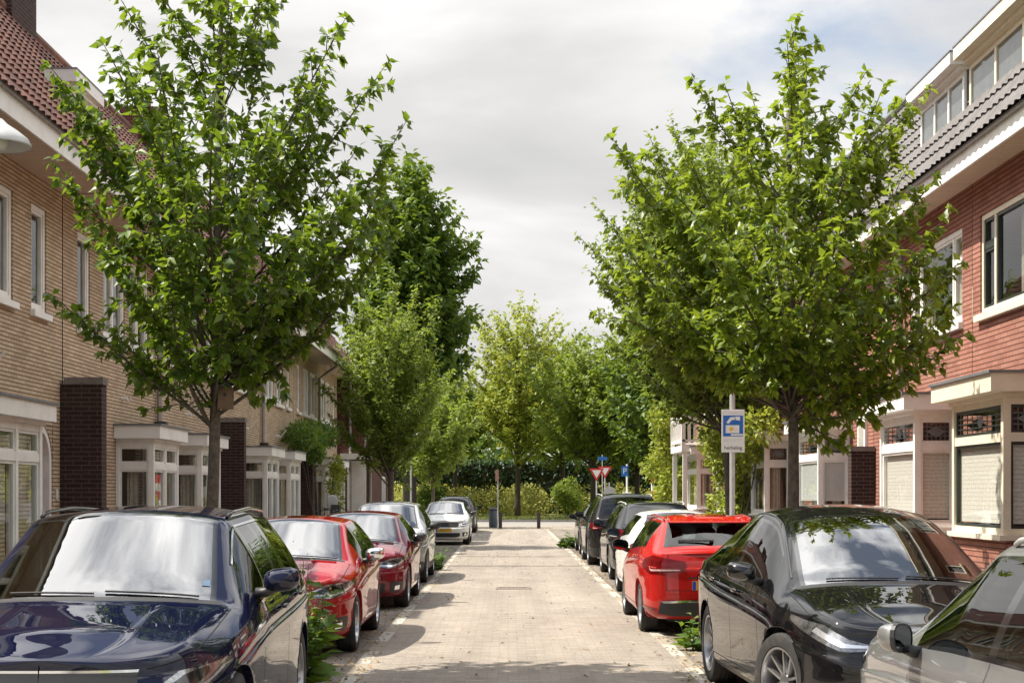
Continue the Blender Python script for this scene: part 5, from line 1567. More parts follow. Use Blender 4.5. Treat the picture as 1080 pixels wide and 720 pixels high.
limb_tree('street_tree', 'bushy light green street tree in front of the red brick houses on the right', 'tree', (2.95, z0, 0), (2.97, z0, 5.75), tips, .078, .114, 'leaf_near_r', h_low=2.5, group='young street trees between the parking bays', step=.072, twig=.42, lstep=.040, dens=1, start=.24, rosette=6, lw=.54)

# generic trees: crown tips spread over a lumpy ellipsoid -----------------------------
def auto_tree(name, label, base, H, hb, R, leaf, leafmat, ntips, seed, r0=.15, bark='darkbark', group=None, squash=1., step=.16, twig=.7, lstep=.09, top=1., detail=False, cone=.0, dens=2, spread=.06, cx=0.):
    global rng
    keep = rng; rng = np.random.default_rng(seed)
    tips = []
    cz = (hb + H) / 2; hz = (H - hb) / 2
    for i in range(ntips):
        k = i + .5; ph = math.acos(1 - 2 * k / ntips); th = pi * (1 + 5 ** .5) * k
        d = np.array([cos(th) * sin(ph), sin(th) * sin(ph), cos(ph)])
        s = rng.uniform(.55, 1.08)
        if rng.random() < .3: s *= .6
        zrel = d[2] * s
        wid = R * (1 - cone * max(0, zrel))
        tips.append((base[0] + cx + d[0] * s * wid, base[1] + d[1] * s * wid * squash, base[2] + cz + hz * zrel))
    r = limb_tree(name, label, 'tree', base, (base[0] + cx * .6 + rng.normal(0, .1), base[1], base[2] + hb + (H - hb) * .8), tips, r0, leaf, leafmat, bark, twig, step, lstep, group=group, h_low=base[2] + hb * .75, detail=detail, start=.26, dens=dens, spread=spread)
    rng = keep
    return r
# street trees further along
auto_tree('street_tree', 'dense round street tree right behind the light green one on the right', (5.02, 34., .12), 10.0, 3.6, 2.25, .15, 'leaf_mid', 190, 3, .10, 'bark', 'young street trees between the parking bays', step=.095, twig=.55, lstep=.05, detail=False, cx=-.95)
auto_tree('street_tree', 'slim street tree in front of the maroon corner house, left', (-3.75, 48., .12), 8.4, 2.3, 2.2, .15, 'leaf_mid', 110, 5, .10, 'bark', 'young street trees between the parking bays', step=.11, twig=.6, lstep=.055)
auto_tree('street_tree', 'street tree with a thin trunk behind the white hatchback, left', (-3.8, 75., 0), 7.6, 2.6, 2.5, .22, 'leaf_mid', 80, 6, .10, 'bark', 'young street trees between the parking bays', step=.15, twig=.7, lstep=.08)
# beyond the cross road
GR = 'trees beyond the cross road'
far = [
    # name label base H hb R leaf mat ntips seed
    ('broad_tree', 'huge dark green tree towering over the left row of houses', (-6.3, 97., 0), 23.0, 4.0, 4.5, .52, 'leaf_dark', 280, 21, .4),
    ('broad_tree', 'dark green tree beside the towering one, further left behind the roofs', (-18., 104., 0), 17., 4., 5.5, .34, 'leaf_dark', 110, 22, .35),
    ('broad_tree', 'bright yellow green tree with an open crown at the end of the street', (.65, 107., .1), 15.6, 4.3, 4.5, .32, 'leaf_yellow', 120, 23, .2),
    ('broad_tree', 'mid green tree right of the yellow green tree, beyond the crossroad', (5.6, 100., 0), 12.6, 4.0, 4.6, .36, 'leaf_mid', 120, 24, .2),
    ('broad_tree', 'mid green tree with a forked trunk behind the give way signs', (8.8, 104., 0), 12.8, 4.0, 4.6, .36, 'leaf_mid', 120, 25, .2),
    ('broad_tree', 'dark tree left of the parking sign, beyond the crossroad', (4.2, 118., .1), 14.5, 4.5, 4.6, .40, 'leaf_mid', 80, 26, .22),
    ('broad_tree', 'deep green tree behind the right row, over the balcony roof', (9.6, 93., 0), 14.5, 3., 4.2, .42, 'leaf_dark', 120, 27, .28),
    ('broad_tree', 'tree filling the gap left of the yellow green tree', (-4.2, 118., .1), 11.5, 4.4, 4.0, .38, 'leaf_mid', 80, 28, .2),
    ('broad_tree', 'shaded tree low beside the left lamp posts, beyond the crossroad', (-7.6, 112., .1), 12.5, 4.0, 4.6, .40, 'leaf_mid', 90, 29, .22),
    ('broad_tree', 'tall dark tree behind the right hand houses, far right', (20., 98., 0), 16., 3., 5.5, .36, 'leaf_dark', 80, 30, .3),
]
for nme, lab, base, H_, hb, R, lf, lm, ntp, sd, r0 in far:
    auto_tree(nme, lab, base, H_, hb, R, lf, lm, ntp, sd, r0, 'darkbark', GR, step=.24, twig=1.3, lstep=.14, dens=2, spread=.16, cone=.08 if 'huge' in lab else .1)
# background wood: one mass of far foliage behind the hedge
def leaf_cloud(centres, radii, n, leaf, shell=.55, seed=1, up=.5):
    g = np.random.default_rng(seed); C = np.array(centres, float); R = np.array(radii, float)
    k = g.integers(0, len(C), n); d = unit(g.normal(0, 1, (n, 3))); s = (shell + (1 - shell) * g.random(n))[:, None]
    p = C[k] + d * R[k] * s
    a = d + g.normal(0, .7, (n, 3)); nm = d + g.normal(0, .5, (n, 3)); nm[:, 2] += up
    L = leaf * g.uniform(.6, 1.3, n)
    return leaf_arrays(p, a, unit(nm), L, L * .6, False)
g = np.random.default_rng(77)
C = []; R = []
for i in range(120):
    x = g.uniform(-75, 80); y = g.uniform(136, 175); h = g.uniform(6, 13.); C.append((x, y, h * .55)); R.append((g.uniform(3, 5), g.uniform(3, 4), h * .55))
V, F = leaf_cloud(C, R, 60000, .75, .7, 5)
o = link_mesh('distant_wood', np_mesh('distant_wood', V, F), M['leaf_dark']); tag(o, 'far wood of dark green foliage behind the hedge', 'wood', kind='stuff')
for i, (x, y, h, sd, lab) in enumerate([(15.5, 128., 14.5, 41, 'pointed dark conifer tip behind the mid green trees'), (11.5, 131., 15.0, 42, 'slim dark conifer left of the pointed conifer'), (19., 126., 14.0, 43, 'dark conifer nearest the right row of houses')]):
    root = world_thing('conifer_tree', (x, y, 0), lab, 'tree', GR)
    b = MB(); b.tube([(x, y, 0), (x, y, h * .95)], [.25, .03], 8); part(b, 'trunk', M['darkbark'], root)
    gg = np.random.default_rng(sd); n = 9000; t = gg.random(n) ** .7; a = gg.random(n) * 2 * pi; rr = (1 - t) * 2.2 * (.5 + .5 * gg.random(n)) * (.75 + .25 * np.sin(t * 40 + a * 2))
    P = np.stack([rr * np.cos(a), rr * np.sin(a), 1.5 + t * (h - 1.5)], -1); D = np.stack([np.cos(a), np.sin(a), -.25 + 0 * a], -1)
    V, F = leaf_arrays(P, D + gg.normal(0, .3, P.shape), unit(gg.normal(0, .4, P.shape) + np.array([0, 0, 1.])), .34 * gg.uniform(.6, 1.2, n), .16 * np.ones(n), False)
    link_mesh('crown', np_mesh('crown', V, F), M['leaf_deep'], root)
# hedge, yellow shrub bed, verge grass
root = world_thing('hedge', (0, 127, 0), 'long dark evergreen hedge behind the yellow shrubs', 'hedge')
b = MB(); b.box(-60, 60, 126.2, 128., 0, 4.1); part(b, 'hedge_core', M['soil'], root)
g = np.random.default_rng(4); n = 42000
P = np.stack([g.uniform(-60, 60, n), 126.1 + g.normal(0, .16, n), g.uniform(0, 4.35, n) + 0.0], -1); topm = g.random(n) < .2
P[topm, 1] = g.uniform(126, 128, topm.sum()); P[topm, 2] = 4.15 + g.normal(0, .15, topm.sum())
V, F = leaf_arrays(P, g.normal(0, 1, (n, 3)) + np.array([0, -.3, -.5]), unit(g.normal(0, .6, (n, 3)) + np.array([0, -.8, .5])), .34 * g.uniform(.6, 1.2, n), .24 * np.ones(n), False)
V = V - np.array([0, 127, 0]); link_mesh('hedge_leaves', np_mesh('hedge_leaves', V, F), M['leaf_deep'], root)
g = np.random.default_rng(9); C = []; R = []
for i in range(420):
    x = g.uniform(-48, 52); y = g.uniform(112.5, 124); h = g.uniform(1.2, 2.05) + .05 * (y - 112) ; C.append((x, y, h * .5)); R.append((g.uniform(.6, 1.1), g.uniform(.6, 1.), h * .56))
V, F = leaf_cloud(C, R, 60000, .22, .75, 6, 1.)
o = link_mesh('shrub_bed', np_mesh('shrub_bed', V, F), M['leaf_shrub']); tag(o, 'bed of yellow green shrubs in front of the dark hedge', 'shrubs', kind='stuff')
def bush(label, c, r, n, leaf, m, seed, cat='shrub', name='round_shrub', group=None):
    root = world_thing(name, (c[0], c[1], 0), label, cat, group)
    g = np.random.default_rng(seed); C = []; R = []
    for i in range(14):
        d = unit(g.normal(0, 1, 3)) * .55; C.append((d[0] * r[0], d[1] * r[1], c[2] + d[2] * r[2])); R.append((r[0] * .5, r[1] * .5, r[2] * .5))
    V, F = leaf_cloud(C, R, n, leaf, .5, seed + 1, .8)
    V[:, 2] = np.maximum(V[:, 2], .0)
    link_mesh('foliage', np_mesh('foliage', V, F), M[m], root)
    b = MB()
    for i in range(5): b.tube([(c[0], c[1], 0), (c[0] + g.normal(0, r[0] * .3), c[1] + g.normal(0, r[1] * .3), c[2] + r[2] * .3)], [.03, .01], 5)
    part(b, 'stem', M['darkbark'], root)
bush('grey green round shrub standing out of the yellow shrub bed', (4.4, 111.8, 1.5), (1.3, 1.2, 1.4), 2600, .2, 'leaf_mid', 51)
bush('dark green shrub beside the yellow bed near the last left car', (-5.6, 111., 1.2), (1.5, 1.2, 1.2), 2200, .2, 'leaf_dark', 52)
g = np.random.default_rng(12); n = 30000
P = np.stack([g.uniform(-40, 45, n), 90.3 + 22 * g.random(n) ** 1.3, np.full(n, -.03)], -1)
V, F = leaf_arrays(P, g.normal(0, .35, (n, 3)) + np.array([0, 0, 1.]), unit(g.normal(0, 1, (n, 3)) * np.array([1, 1, .1])), .20 * g.uniform(.5, 1.2, n), .03 * np.ones(n), False)
o = link_mesh('verge_grass', np_mesh('verge_grass', V, F), M['grass']); tag(o, 'grass on the verge beyond the crossroad', 'grass', kind='stuff')

# weeds in the tree pits, vines and climbers ---------------------------------------------
def weed(label, c, n_stem, h, spread, seed, leaf=.12, flowers=True, ln=9, group=None, m='leaf_weed'):
    root = world_thing('weed_clump', c, label, 'weed', group)
    g = np.random.default_rng(seed); sb = MB(); P = []; D = []; FP = []
    for i in range(n_stem):
        hh = h * g.uniform(.35, 1.); a = g.random() * 2 * pi; rr = spread * sqrt(g.random())
        p0 = np.array([rr * cos(a) * .6, rr * sin(a) * .6, 0]); p2 = np.array([rr * cos(a), rr * sin(a), hh]); c_ = bez(p0, (p0 + p2) / 2 + g.normal(0, .06, 3), p2, 8)
        sb.tube(c_ , list(np.linspace(.006, .0025, 8)), 4, cap=False)
        for t in np.linspace(.08, .95, ln):
            k = t * 7; j = min(6, int(k)); p = c_[j] + (c_[j + 1] - c_[j]) * (k - j); d = g.normal(0, 1, 3); d[2] = .25
            P.append(p); D.append(d * (1.1 - .5 * t))
        for q in range(5): FP.append(p2 + g.normal(0, .05, 3))
    P = np.array(P); D = np.array(D); n = len(P)
    lsc = leaf * g.uniform(.5, 1.3, n) * np.clip(1.6 - P[:, 2] / h, .45, 1.5)
    V, F = leaf_arrays(P, D, unit(g.normal(0, .45, (n, 3)) + np.array([0, 0, 1.])), lsc, lsc * .5, True)
    link_mesh('leaves', np_mesh('leaves', V, F), M[m], root)
    sb.build('stem', M[m], root)
    if flowers:
        FP = np.array(FP); k = len(FP)
        V, F = leaf_arrays(FP, g.normal(0, 1, (k, 3)), unit(g.normal(0, 1, (k, 3))), .026 * np.ones(k), .022 * np.ones(k), False)
        link_mesh('flower_heads', np_mesh('flower_heads', V, F), M['flower'], root)
weed('tall flowering weeds between the navy SUV and the bright red hatchback', (-2.0, 13.6, 0), 60, 1.12, .46, 61, .17, True, 11)
weed('tall seed stalks standing in front of the bright red bonnet', (-2.35, 14.7, 0), 26, 1.3, .5, 62, .075, True, 6)
weed('small weeds at the kerb between the silver estate and the white hatchback', (-1.75, 34.2, 0), 26, .55, .38, 63, .13, False)
weed('broad leaved weeds under the tail of the bright red estate', (2.1, 16.9, 0), 11, .42, .25, 64, .15, False, 6)
weed('small weeds at the far end of the right row of cars', (2.0, 47.6, 0), 24, .55, .4, 65, .16, False)
weed('low weeds behind the black crossover on the right', (2.6, 17.0, 0), 22, .3, .5, 66, .10, False)
def climber(label, blobs, n, leaf, m, seed, base, cat='climber'):
    root = world_thing('climbing_plant', base, label, cat)
    V, F = leaf_cloud([b_[:3] for b_ in blobs], [b_[3] for b_ in blobs], n, leaf, .45, seed, .5)
    V = V - np.array(base); link_mesh('foliage', np_mesh('foliage', V, F), M[m], root)
    b = MB(); g = np.random.default_rng(seed)
    for b_ in blobs[::2]: 
        e = np.array(b_[:3]); s_ = np.array(base, float); b.tube(bez(s_, (s_ + e) / 2 + g.normal(0, .15, 3), e, 8), list(np.linspace(.03, .008, 8)), 5)
    part(b, 'stem', M['darkbark'], root)
climber('dark green climber bushing over the third dark pier and bay roof', [(-5.75, 41.6, 3.3, (.45, .7, .38)), (-5.7, 42.6, 3.4, (.45, .7, .42)), (-5.6, 43.6, 3.25, (.4, .6, .4)), (-5.55, 44.5, 3.5, (.4, .6, .35)), (-5.5, 43.2, 2.9, (.3, .5, .4)), (-5.45, 45.6, 3.45, (.35, .6, .35)), (-5.5, 40.9, 3.2, (.35, .5, .3))], 3600, .12, 'leaf_weed', 71, (-5.55, 44.1, .12))
climber('rose bush climbing in front of the last tan bays', [(-5.2, 45.2, 2.1, (.25, .5, .5)), (-5.2, 45.8, 1.6, (.25, .45, .6)), (-5.15, 45.3, 2.6, (.2, .4, .3)), (-5.15, 46.2, 2.3, (.2, .4, .3))], 900, .11, 'leaf_vine', 72, (-5.2, 45.5, .12))
vb = []
g = np.random.default_rng(73)
for i in range(26):
    y = g.uniform(31.6, 37.8); h = g.uniform(2.2, 4.0) if i > 6 else g.uniform(.9, 2.2)
    if i > 6: vb.append((5.35 + g.normal(0, .16), y, h, (.42, .62, .42)))
    else: vb.append((5.5 + g.normal(0, .1), g.uniform(36, 39.6), h, (.3, .45, .6)))
climber('large yellow green vine hanging over the porches behind the parking sign', vb, 9000, .14, 'leaf_vine', 74, (5.55, 37., .12))
vb = [(5.0 + g.normal(0, .15), 49.5 + g.normal(0, .5), h, (.5, .6, .5)) for h in (1.6, 2.1, 2.6, 3.1, 3.6, 4.1)]
climber('upright yellow green shrub at the end of the right row', vb, 2600, .16, 'leaf_vine', 75, (5.0, 49.5, .12))
vb = [(5.6 + g.normal(0, .12), 41.5 + g.normal(0, .5), h, (.35, .6, .5)) for h in (4.4, 4.8, 5.2)]
climber('yellow green creeper on the wall above the balcony', vb, 1700, .13, 'leaf_vine', 76, (5.8, 41.5, .12))
# fallen leaves and grit along the kerbs and the junction
g = np.random.default_rng(15); n = 2600
X = np.concatenate([g.normal(-1.62, .16, 700), g.normal(1.95, .18, 700), g.uniform(-3.3, 3.6, 700), g.uniform(-1.4, 1.7, 500)]); Y = np.concatenate([13 + g.random(700) ** 2 * 45, 13 + g.random(700) ** 2 * 45, g.normal(74, 2.2, 700), g.uniform(14, 70, 500)])
P = np.stack([X, Y, np.full(n, .012)], -1)
V, F = leaf_arrays(P, g.normal(0, 1, (n, 3)) * np.array([1, 1, .12]), unit(g.normal(0, .25, (n, 3)) + np.array([0, 0, 1.])), .05 * g.uniform(.5, 1.4, n), .035 * np.ones(n), False)
o = link_mesh('leaf_litter', np_mesh('leaf_litter', V, F), M['dryleaf']); tag(o, 'scattered dry leaves along the kerbs', 'leaf litter', kind='stuff')
# ------------------------------------------------------------------ lamps, signs, posts, bicycles
def lamp_post(base, h, arm, label, shade=.30, r=.045, sx=1):
    t = world_thing('street_lamp', base, label, 'street lamp', 'street lamps along the pavement')
    x, y, z = base
    b = MB(); b.tube([(x, y, z), (x, y, z + 1.0)], [r * 1.5, r * 1.5], 12); b.tube([(x, y, z + 1.0), (x, y, h)], [r, r * .8], 12)
    part(b, 'post', M['steel'], t, True)
    b = MB(); b.tube([(x, y, h - .02), (x + sx * arm * .5, y, h + .10), (x + sx * arm, y, h + .06)], .025, 8); part(b, 'arm', M['steel'], t, 'all')
    b = MB(); c = (x + sx * arm, y, h - .06)
    b.lathe([(.05, .16), (.09, .12), (shade * .62, .07), (shade * .9, .01), (shade, -.04), (shade, -.055), (shade * .93, -.05), (shade * .6, .0), (.06, .06)], 28, c)
    s = part(b, 'lamp_shade', M['lampwhite'], t, 'all')
    b = MB(); b.lathe([(.0, -.09), (.07, -.08), (.10, -.02), (.06, .05), (0, .05)], 16, c); sub(b, 'lamp_glass', M['frosted'], s, OFF[t.name], 'all')
    return t
lamp_post((-4.6, 12., .12), 4.60, .55, 'street lamp with a white dish shade, cut off by the left edge', .27)
lamp_post((-4.45, 49., .12), 4.40, .3, 'street lamp in front of the maroon corner house', .28)
lamp_post((-4.55, 71., .12), 4.45, .3, 'farthest street lamp on the left, beside the thin trunked tree', .28)

# parking sign on its post, right
t = world_thing('parking_sign', (4.21, 28.5, .12), 'blue and white parking notice on a grey post above the red estate', 'sign')
b = MB(); b.tube([(4.21, 28.5, .12), (4.21, 28.5, 4.3)], .052, 12); part(b, 'post', M['steel'], t, True)
b = MB(); x0, x1, zb, zt = 4.0, 4.43, 2.50, 3.30; yf = 28.43
b.box(x0, x1, yf, yf + .012, zb, zt); pl = part(b, 'sign_plate', M['signwhite'], t, bevel=.004)
O = OFF[t.name]
b = MB(); b.box(x0 + .028, x1 - .028, yf - .003, yf - .0005, 2.80, 3.19); sub(b, 'blue_field', M['signblue'], pl, O)
yq = yf - .0045
def poly(mb, pts, y): mb.prism(pts, 1, y, y + .0012)
b = MB()
# hand with ticket card, drawn as plain shapes
poly(b, [(4.075, 3.01), (4.33, 3.01), (4.33, 2.86), (4.075, 2.86)], yq); poly(b, [(4.085, 3.055), (4.16, 3.155), (4.24, 3.165), (4.25, 3.11), (4.19, 3.105), (4.13, 3.035)], yq); poly(b, [(4.25, 3.17), (4.345, 3.17), (4.345, 3.095), (4.265, 3.105)], yq)
poly(b, [(4.17, 2.845), (4.40, 2.845), (4.40, 2.815), (4.17, 2.815)], yq)
sub(b, 'hand_symbol', M['signwhite'], pl, O)
b = MB(); b.lathe([(0, 0), (.040, 0), (.040, .001)], 20, (4.18, yq - .0015, 2.935), axis=1); sub(b, 'ticket_dot', M['signyellow'], pl, O)
b = MB()
for k in range(6): b.box(4.03 + k * .062, 4.075 + k * .062, yf - .002, yf - .0006, 2.735, 2.742); 
for k in range(4): b.box(4.04 + k * .06, 4.08 + k * .06, yf - .002, yf - .0006, 2.705, 2.711)
for k in range(3): b.box(4.15 + k * .05, 4.185 + k * .05, yf - .002, yf - .0006, 3.235, 3.243)
sub(b, 'fine_print', M['signgrey'], pl, O)
mw = Matrix.Translation((4.215 - O[0], yf - .002 - O[1], 2.585 - O[2])) @ Matrix.Rotation(pi / 2, 4, 'X')
text_mesh('sign_text', 'herhaling', .092, M['ink'], pl, mw)

# give way signs beyond the parked cars
def giveway(x, y, h, label):
    t = world_thing('give_way_sign', (x, y, 0), label, 'sign', 'give way signs at the crossroad')
    b = MB(); b.tube([(x, y, 0), (x, y, h)], .04, 8); part(b, 'post', M['steel'], t, True)
    r = .48
    def tri(r): return [(x - r * .87, h + r * .5), (x, h - r), (x + r * .87, h + r * .5)]
    b = MB(); b.prism(tri(r), 1, y - .07, y - .05); p = part(b, 'sign_plate', M['signred'], t)
    b = MB(); b.prism(tri(r * .60), 1, y - .076, y - .0705); sub(b, 'white_field', M['signwhite'], p, OFF[t.name])
giveway(4.95, 85., 2.85, 'left of the two red and white give way triangles')
giveway(5.75, 90.2, 3.05, 'right of the two give way triangles, under a small blue sign')
t = world_thing('street_name_sign', (5.62, 90.6, 0), 'small blue street name plate above the right give way triangle', 'sign')
b = MB(); b.tube([(5.62, 90.6, 0), (5.62, 90.6, 4.0)], .03, 8); part(b, 'post', M['steel'], t)
b = MB(); b.box(5.35, 5.9, 90.55, 90.57, 3.66, 3.88); part(b, 'sign_plate', M['signblue'], t)
t = world_thing('round_sign', (5.6, 84., 0), 'round grey back of a sign below the give way triangles', 'sign')
b = MB(); b.tube([(5.6, 84., 0), (5.6, 84., 2.3)], .035, 8); part(b, 'post', M['steel'], t, True)
b = MB(); b.lathe([(0, 0), (.33, 0), (.33, .02), (0, .02)], 24, (5.6, 83.93, 1.75), axis=1); part(b, 'sign_plate', M['signgrey'], t)
t = world_thing('parking_sign', (6.3, 80.5, 0), 'blue P sign on a white post with a white meter box', 'sign')
b = MB(); b.tube([(6.3, 80.5, 0), (6.3, 80.5, 3.25)], .05, 8); part(b, 'post', M['signwhite'], t, True)
b = MB(); b.box(6.0, 6.36, 80.42, 80.44, 2.60, 3.15); p = part(b, 'sign_plate', M['signblue'], t)
O = OFF[t.name]
text_mesh('sign_text', 'P', .42, M['signwhite'], p, Matrix.Translation((6.18 - O[0], 80.415 - O[1], 2.87 - O[2])) @ Matrix.Rotation(pi / 2, 4, 'X'))
b = MB(); b.box(6.08, 6.52, 80.3, 80.6, 1.45, 1.75); p = part(b, 'meter_box', M['signwhite'], t, bevel=.02)
b = MB(); b.box(6.22, 6.38, 80.29, 80.299, 1.5, 1.66); sub(b, 'meter_screen', M['black_gloss'], p, O)
t = world_thing('narrow_sign', (-.50, 73., 0), 'sign turned edge on, on a thin post by the left bollard', 'sign')
b = MB(); b.tube([(-.50, 73., 0), (-.50, 73., 2.85)], .03, 8); part(b, 'post', M['steel'], t, True)
b = MB(); b.box(-.62, -.46, 72.9, 73.1, 2.28, 2.85); part(b, 'sign_plate', mat('faded_sign', (.33, .17, .14), .6), t)
t = world_thing('marker_post', (8.0, 84., 0), 'red and white striped marker post near the end of the right row', 'post')
for k in range(6):
    b = MB(); b.tube([(8.0, 84., k * .45), (8.0, 84., (k + 1) * .45)], .09, 10); part(b, 'stripe', M['signred' if k % 2 else 'signwhite'], t, True)
# bollards
for x, y, lb in ((-.38, 73.7, 'dark wooden bollard beside the edge on sign'), (1.48, 73.7, 'dark wooden bollard standing alone right of the road middle')):
    t = world_thing('bollard', (x, y, 0), lb, 'bollard', 'bollards closing the end of the road')
    b = MB(); b.box(x - .085, x + .085, y - .085, y + .085, 0, .72); part(b, 'post', M['wood_post'], t, bevel=.012)
    b = MB(); b.prism([(x - .095, .725), (x + .095, .725), (x + .05, .79), (x - .05, .79)], 1, y - .095, y + .095); part(b, 'cap', M['iron'], t)
# litter bin beside the left bollard
t = world_thing('litter_bin', (-.75, 75.5, 0), 'dark grey litter bin behind the left bollard', 'bin')
b = MB(); b.lathe([(.0, 0), (.19, 0), (.21, .1), (.22, .82), (.20, .86)], 20, (-.75, 75.5, 0)); part(b, 'bin_body', mat('bin_paint', (.06, .075, .085), .5), t, True)
b = MB(); b.lathe([(.23, .86), (.23, .92), (.15, 1.0), (0, 1.02)], 20, (-.75, 75.5, 0)); part(b, 'lid', M['black_plastic'], t, True)

# bicycles
def bicycle(base, rz, label, frame, screen=False):
    t = empty('bicycle', base, rz, label, 'bicycle', 'bicycles parked by the houses')
    for nm, y in (('front_wheel', .55), ('rear_wheel', -.52)):
        b = MB(); n = 28
        ring = [(0, y + .345 * cos(2 * pi * k / n), .35 + .345 * sin(2 * pi * k / n)) for k in range(n + 1)]
        b.tube(ring, .018, 6, cap=False); w_ = b.build(nm, M['rubber'], t, 'all')
        b = MB()
        for k in range(14):
            a = 2 * pi * k / 14; b.tube([(0, y, .35), (0, y + .33 * cos(a), .35 + .33 * sin(a))], .0025, 3)
        b.tube([(-.05, y, .35), (.05, y, .35)], .03, 8); b.build('spokes', M['chrome'], w_)
        b = MB(); b.tube([(0, y + .375 * cos(a), .35 + .375 * sin(a)) for a in np.linspace(.3, 2.9, 12)], .022, 6); b.build('mudguard', M['black_plastic'], t, 'all')
    b = MB()
    for p, q, r in (((0, -.12, .30), (0, -.22, .88), .019), ((0, -.12, .30), (0, .36, .82), .02), ((0, -.2, .80), (0, .38, .92), .016), ((0, -.52, .35), (0, -.2, .8), .012), ((0, -.52, .35), (0, -.12, .3), .013), ((0, .55, .35), (0, .36, 1.0), .017)): b.tube([p, q], r, 8)
    b.build('frame', frame, t, True)
    b = MB(); b.tube([(0, .36, .98), (0, .33, 1.14)], .014, 8); b.tube([(-.32, .12, 1.16), (-.26, .26, 1.2), (0, .34, 1.16), (.26, .26, 1.2), (.32, .12, 1.16)], .012, 8); b.tube([(-.32, .12, 1.16), (-.325, .02, 1.14)], .018, 8); b.tube([(.32, .12, 1.16), (.325, .02, 1.14)], .018, 8)
    b.build('handlebar', M['black_plastic'], t, 'all')
    b = MB(); b.ellipsoid((0, -.27, .98), (.085, .14, .04), 12, 8); b.tube([(0, -.22, .85), (0, -.25, .97)], .014, 6); b.build('saddle', M['black_plastic'], t, 'all')
    b = MB(); b.box(-.07, .07, -.78, -.32, .74, .755); b.tube([(-.06, -.7, .74), (-.03, -.54, .36)], .007, 5); b.tube([(.06, -.7, .74), (.03, -.54, .36)], .007, 5); b.build('carrier', M['black_plastic'], t)
    b = MB(); b.tube([(-.09, -.12, .27), (.09, -.12, .27)], .012, 6); b.tube([(.08, -.12, .27), (.08, .02, .2)], .01, 6); b.tube([(-.08, -.12, .27), (-.08, -.26, .34)], .01, 6); b.box(.07, .16, -.02, .06, .19, .21); b.box(-.16, -.07, -.3, -.22, .33, .35); b.build('crank', M['chrome'], t)
    if screen:
        b = MB(); b.ellipsoid((0, .30, 1.36), (.16, .02, .20), 14, 8, .6); b.tube([(0, .34, 1.14), (0, .31, 1.25)], .012, 6); b.build('wind_screen', M['signgrey'], t, 'all')
        b = MB(); b.box(-.13, .13, .06, .3, .98, 1.02); b.box(-.13, .13, .06, .09, 1.02, 1.3); b.build('child_seat', M['black_plastic'], t, bevel=.02)
bicycle((-4.7, 41.5, .12), .5, 'black bicycle with a grey wind screen by the last tan bays', M['black_gloss'], True)
bicycle((-4.9, 42.9, .12), 1.1, 'black bicycle standing near the tan house wall behind the one with a screen', M['black_gloss'])
bicycle((-4.6, 37.6, .12), -.8, 'black bicycle whose handlebar shows over the dark red hatchback roof', M['black_gloss'])
bicycle((5.0, 38.0, .12), .9, 'dark bicycle at the balcony house, seen over the red estate roof', M['black_gloss'])
bicycle((4.75, 30.0, .12), -.3, 'dark bicycle near the post of the parking notice', M['black_gloss'])
# child of the left tree: nesting box on its trunk
t = world_thing('nesting_box', (-2.60, 14.05, 2.60), 'small brown nesting box on the left tree trunk', 'nesting box')
b = MB(); b.box(-2.675, -2.55, 13.97, 14.10, 2.52, 2.72); part(b, 'box_body', mat('nest_wood', (.14, .09, .055), .85, var=.3), t)
b = MB(); b.prism([(13.93, 2.725), (14.12, 2.76), (14.12, 2.775), (13.93, 2.74)], 0, -2.69, -2.53); part(b, 'box_roof', M['black_plastic'], t)
b = MB(); b.lathe([(0, 0), (.016, 0), (.016, .002)], 12, (-2.61, 13.968, 2.65), axis=1); part(b, 'entry_hole', M['ink'], t)
# ------------------------------------------------------------------ sky, sun, camera
w = bpy.data.worlds.new('World'); SC.world = w
w.use_nodes = True
nt = w.node_tree; nt.nodes.clear()
out = nt.nodes.new('ShaderNodeOutputWorld'); bg = nt.nodes.new('ShaderNodeBackground')
SUN_EL = radians(57); SUN_AZ = radians(-80)     # sun stands to the left, a little ahead-left of broadside
sky = nt.nodes.new('ShaderNodeTexSky'); sky.sky_type = 'NISHITA'; sky.sun_disc = False
sky.sun_elevation = SUN_EL; sky.sun_rotation = SUN_AZ
sky.air_density = 1.0; sky.dust_density = 2.0
tc = nt.nodes.new('ShaderNodeTexCoord')
sep = nt.nodes.new('ShaderNodeSeparateXYZ'); nt.links.new(tc.outputs['Generated'], sep.inputs[0])
# project the direction on a cloud deck so clouds flatten towards the horizon
zz = N(nt, 'ShaderNodeMath', _operation='MAXIMUM'); nt.links.new(sep.outputs[2], zz.inputs[0]); zz.inputs[1].default_value = .0
za = N(nt, 'ShaderNodeMath', _operation='ADD'); nt.links.new(zz.outputs[0], za.inputs[0]); za.inputs[1].default_value = .22
dv = N(nt, 'ShaderNodeVectorMath', _operation='SCALE')
inv = N(nt, 'ShaderNodeMath', _operation='DIVIDE'); inv.inputs[0].default_value = 1.; nt.links.new(za.outputs[0], inv.inputs[1])
nt.links.new(tc.outputs['Generated'], dv.inputs[0]); nt.links.new(inv.outputs[0], dv.inputs['Scale'])
mp = nt.nodes.new('ShaderNodeMapping'); mp.inputs['Location'].default_value = (5.3, 2.2, 0); nt.links.new(dv.outputs[0], mp.inputs[0])
n1 = N(nt, 'ShaderNodeTexNoise', Scale=.9, Detail=9., Roughness=.55, Distortion=.4); nt.links.new(mp.outputs[0], n1.inputs['Vector'])
n2 = N(nt, 'ShaderNodeTexNoise', Scale=1.7, Detail=6., Roughness=.5, Distortion=.25); nt.links.new(mp.outputs[0], n2.inputs['Vector'])
shade = ramp(nt, n2.outputs[0], [(.26, (.76, .755, .755)), (.46, (.95, .94, .93)), (.62, (1.25, 1.24, 1.22))])
lowb = N(nt, 'ShaderNodeMapRange'); lowb.interpolation_type = 'SMOOTHSTEP'
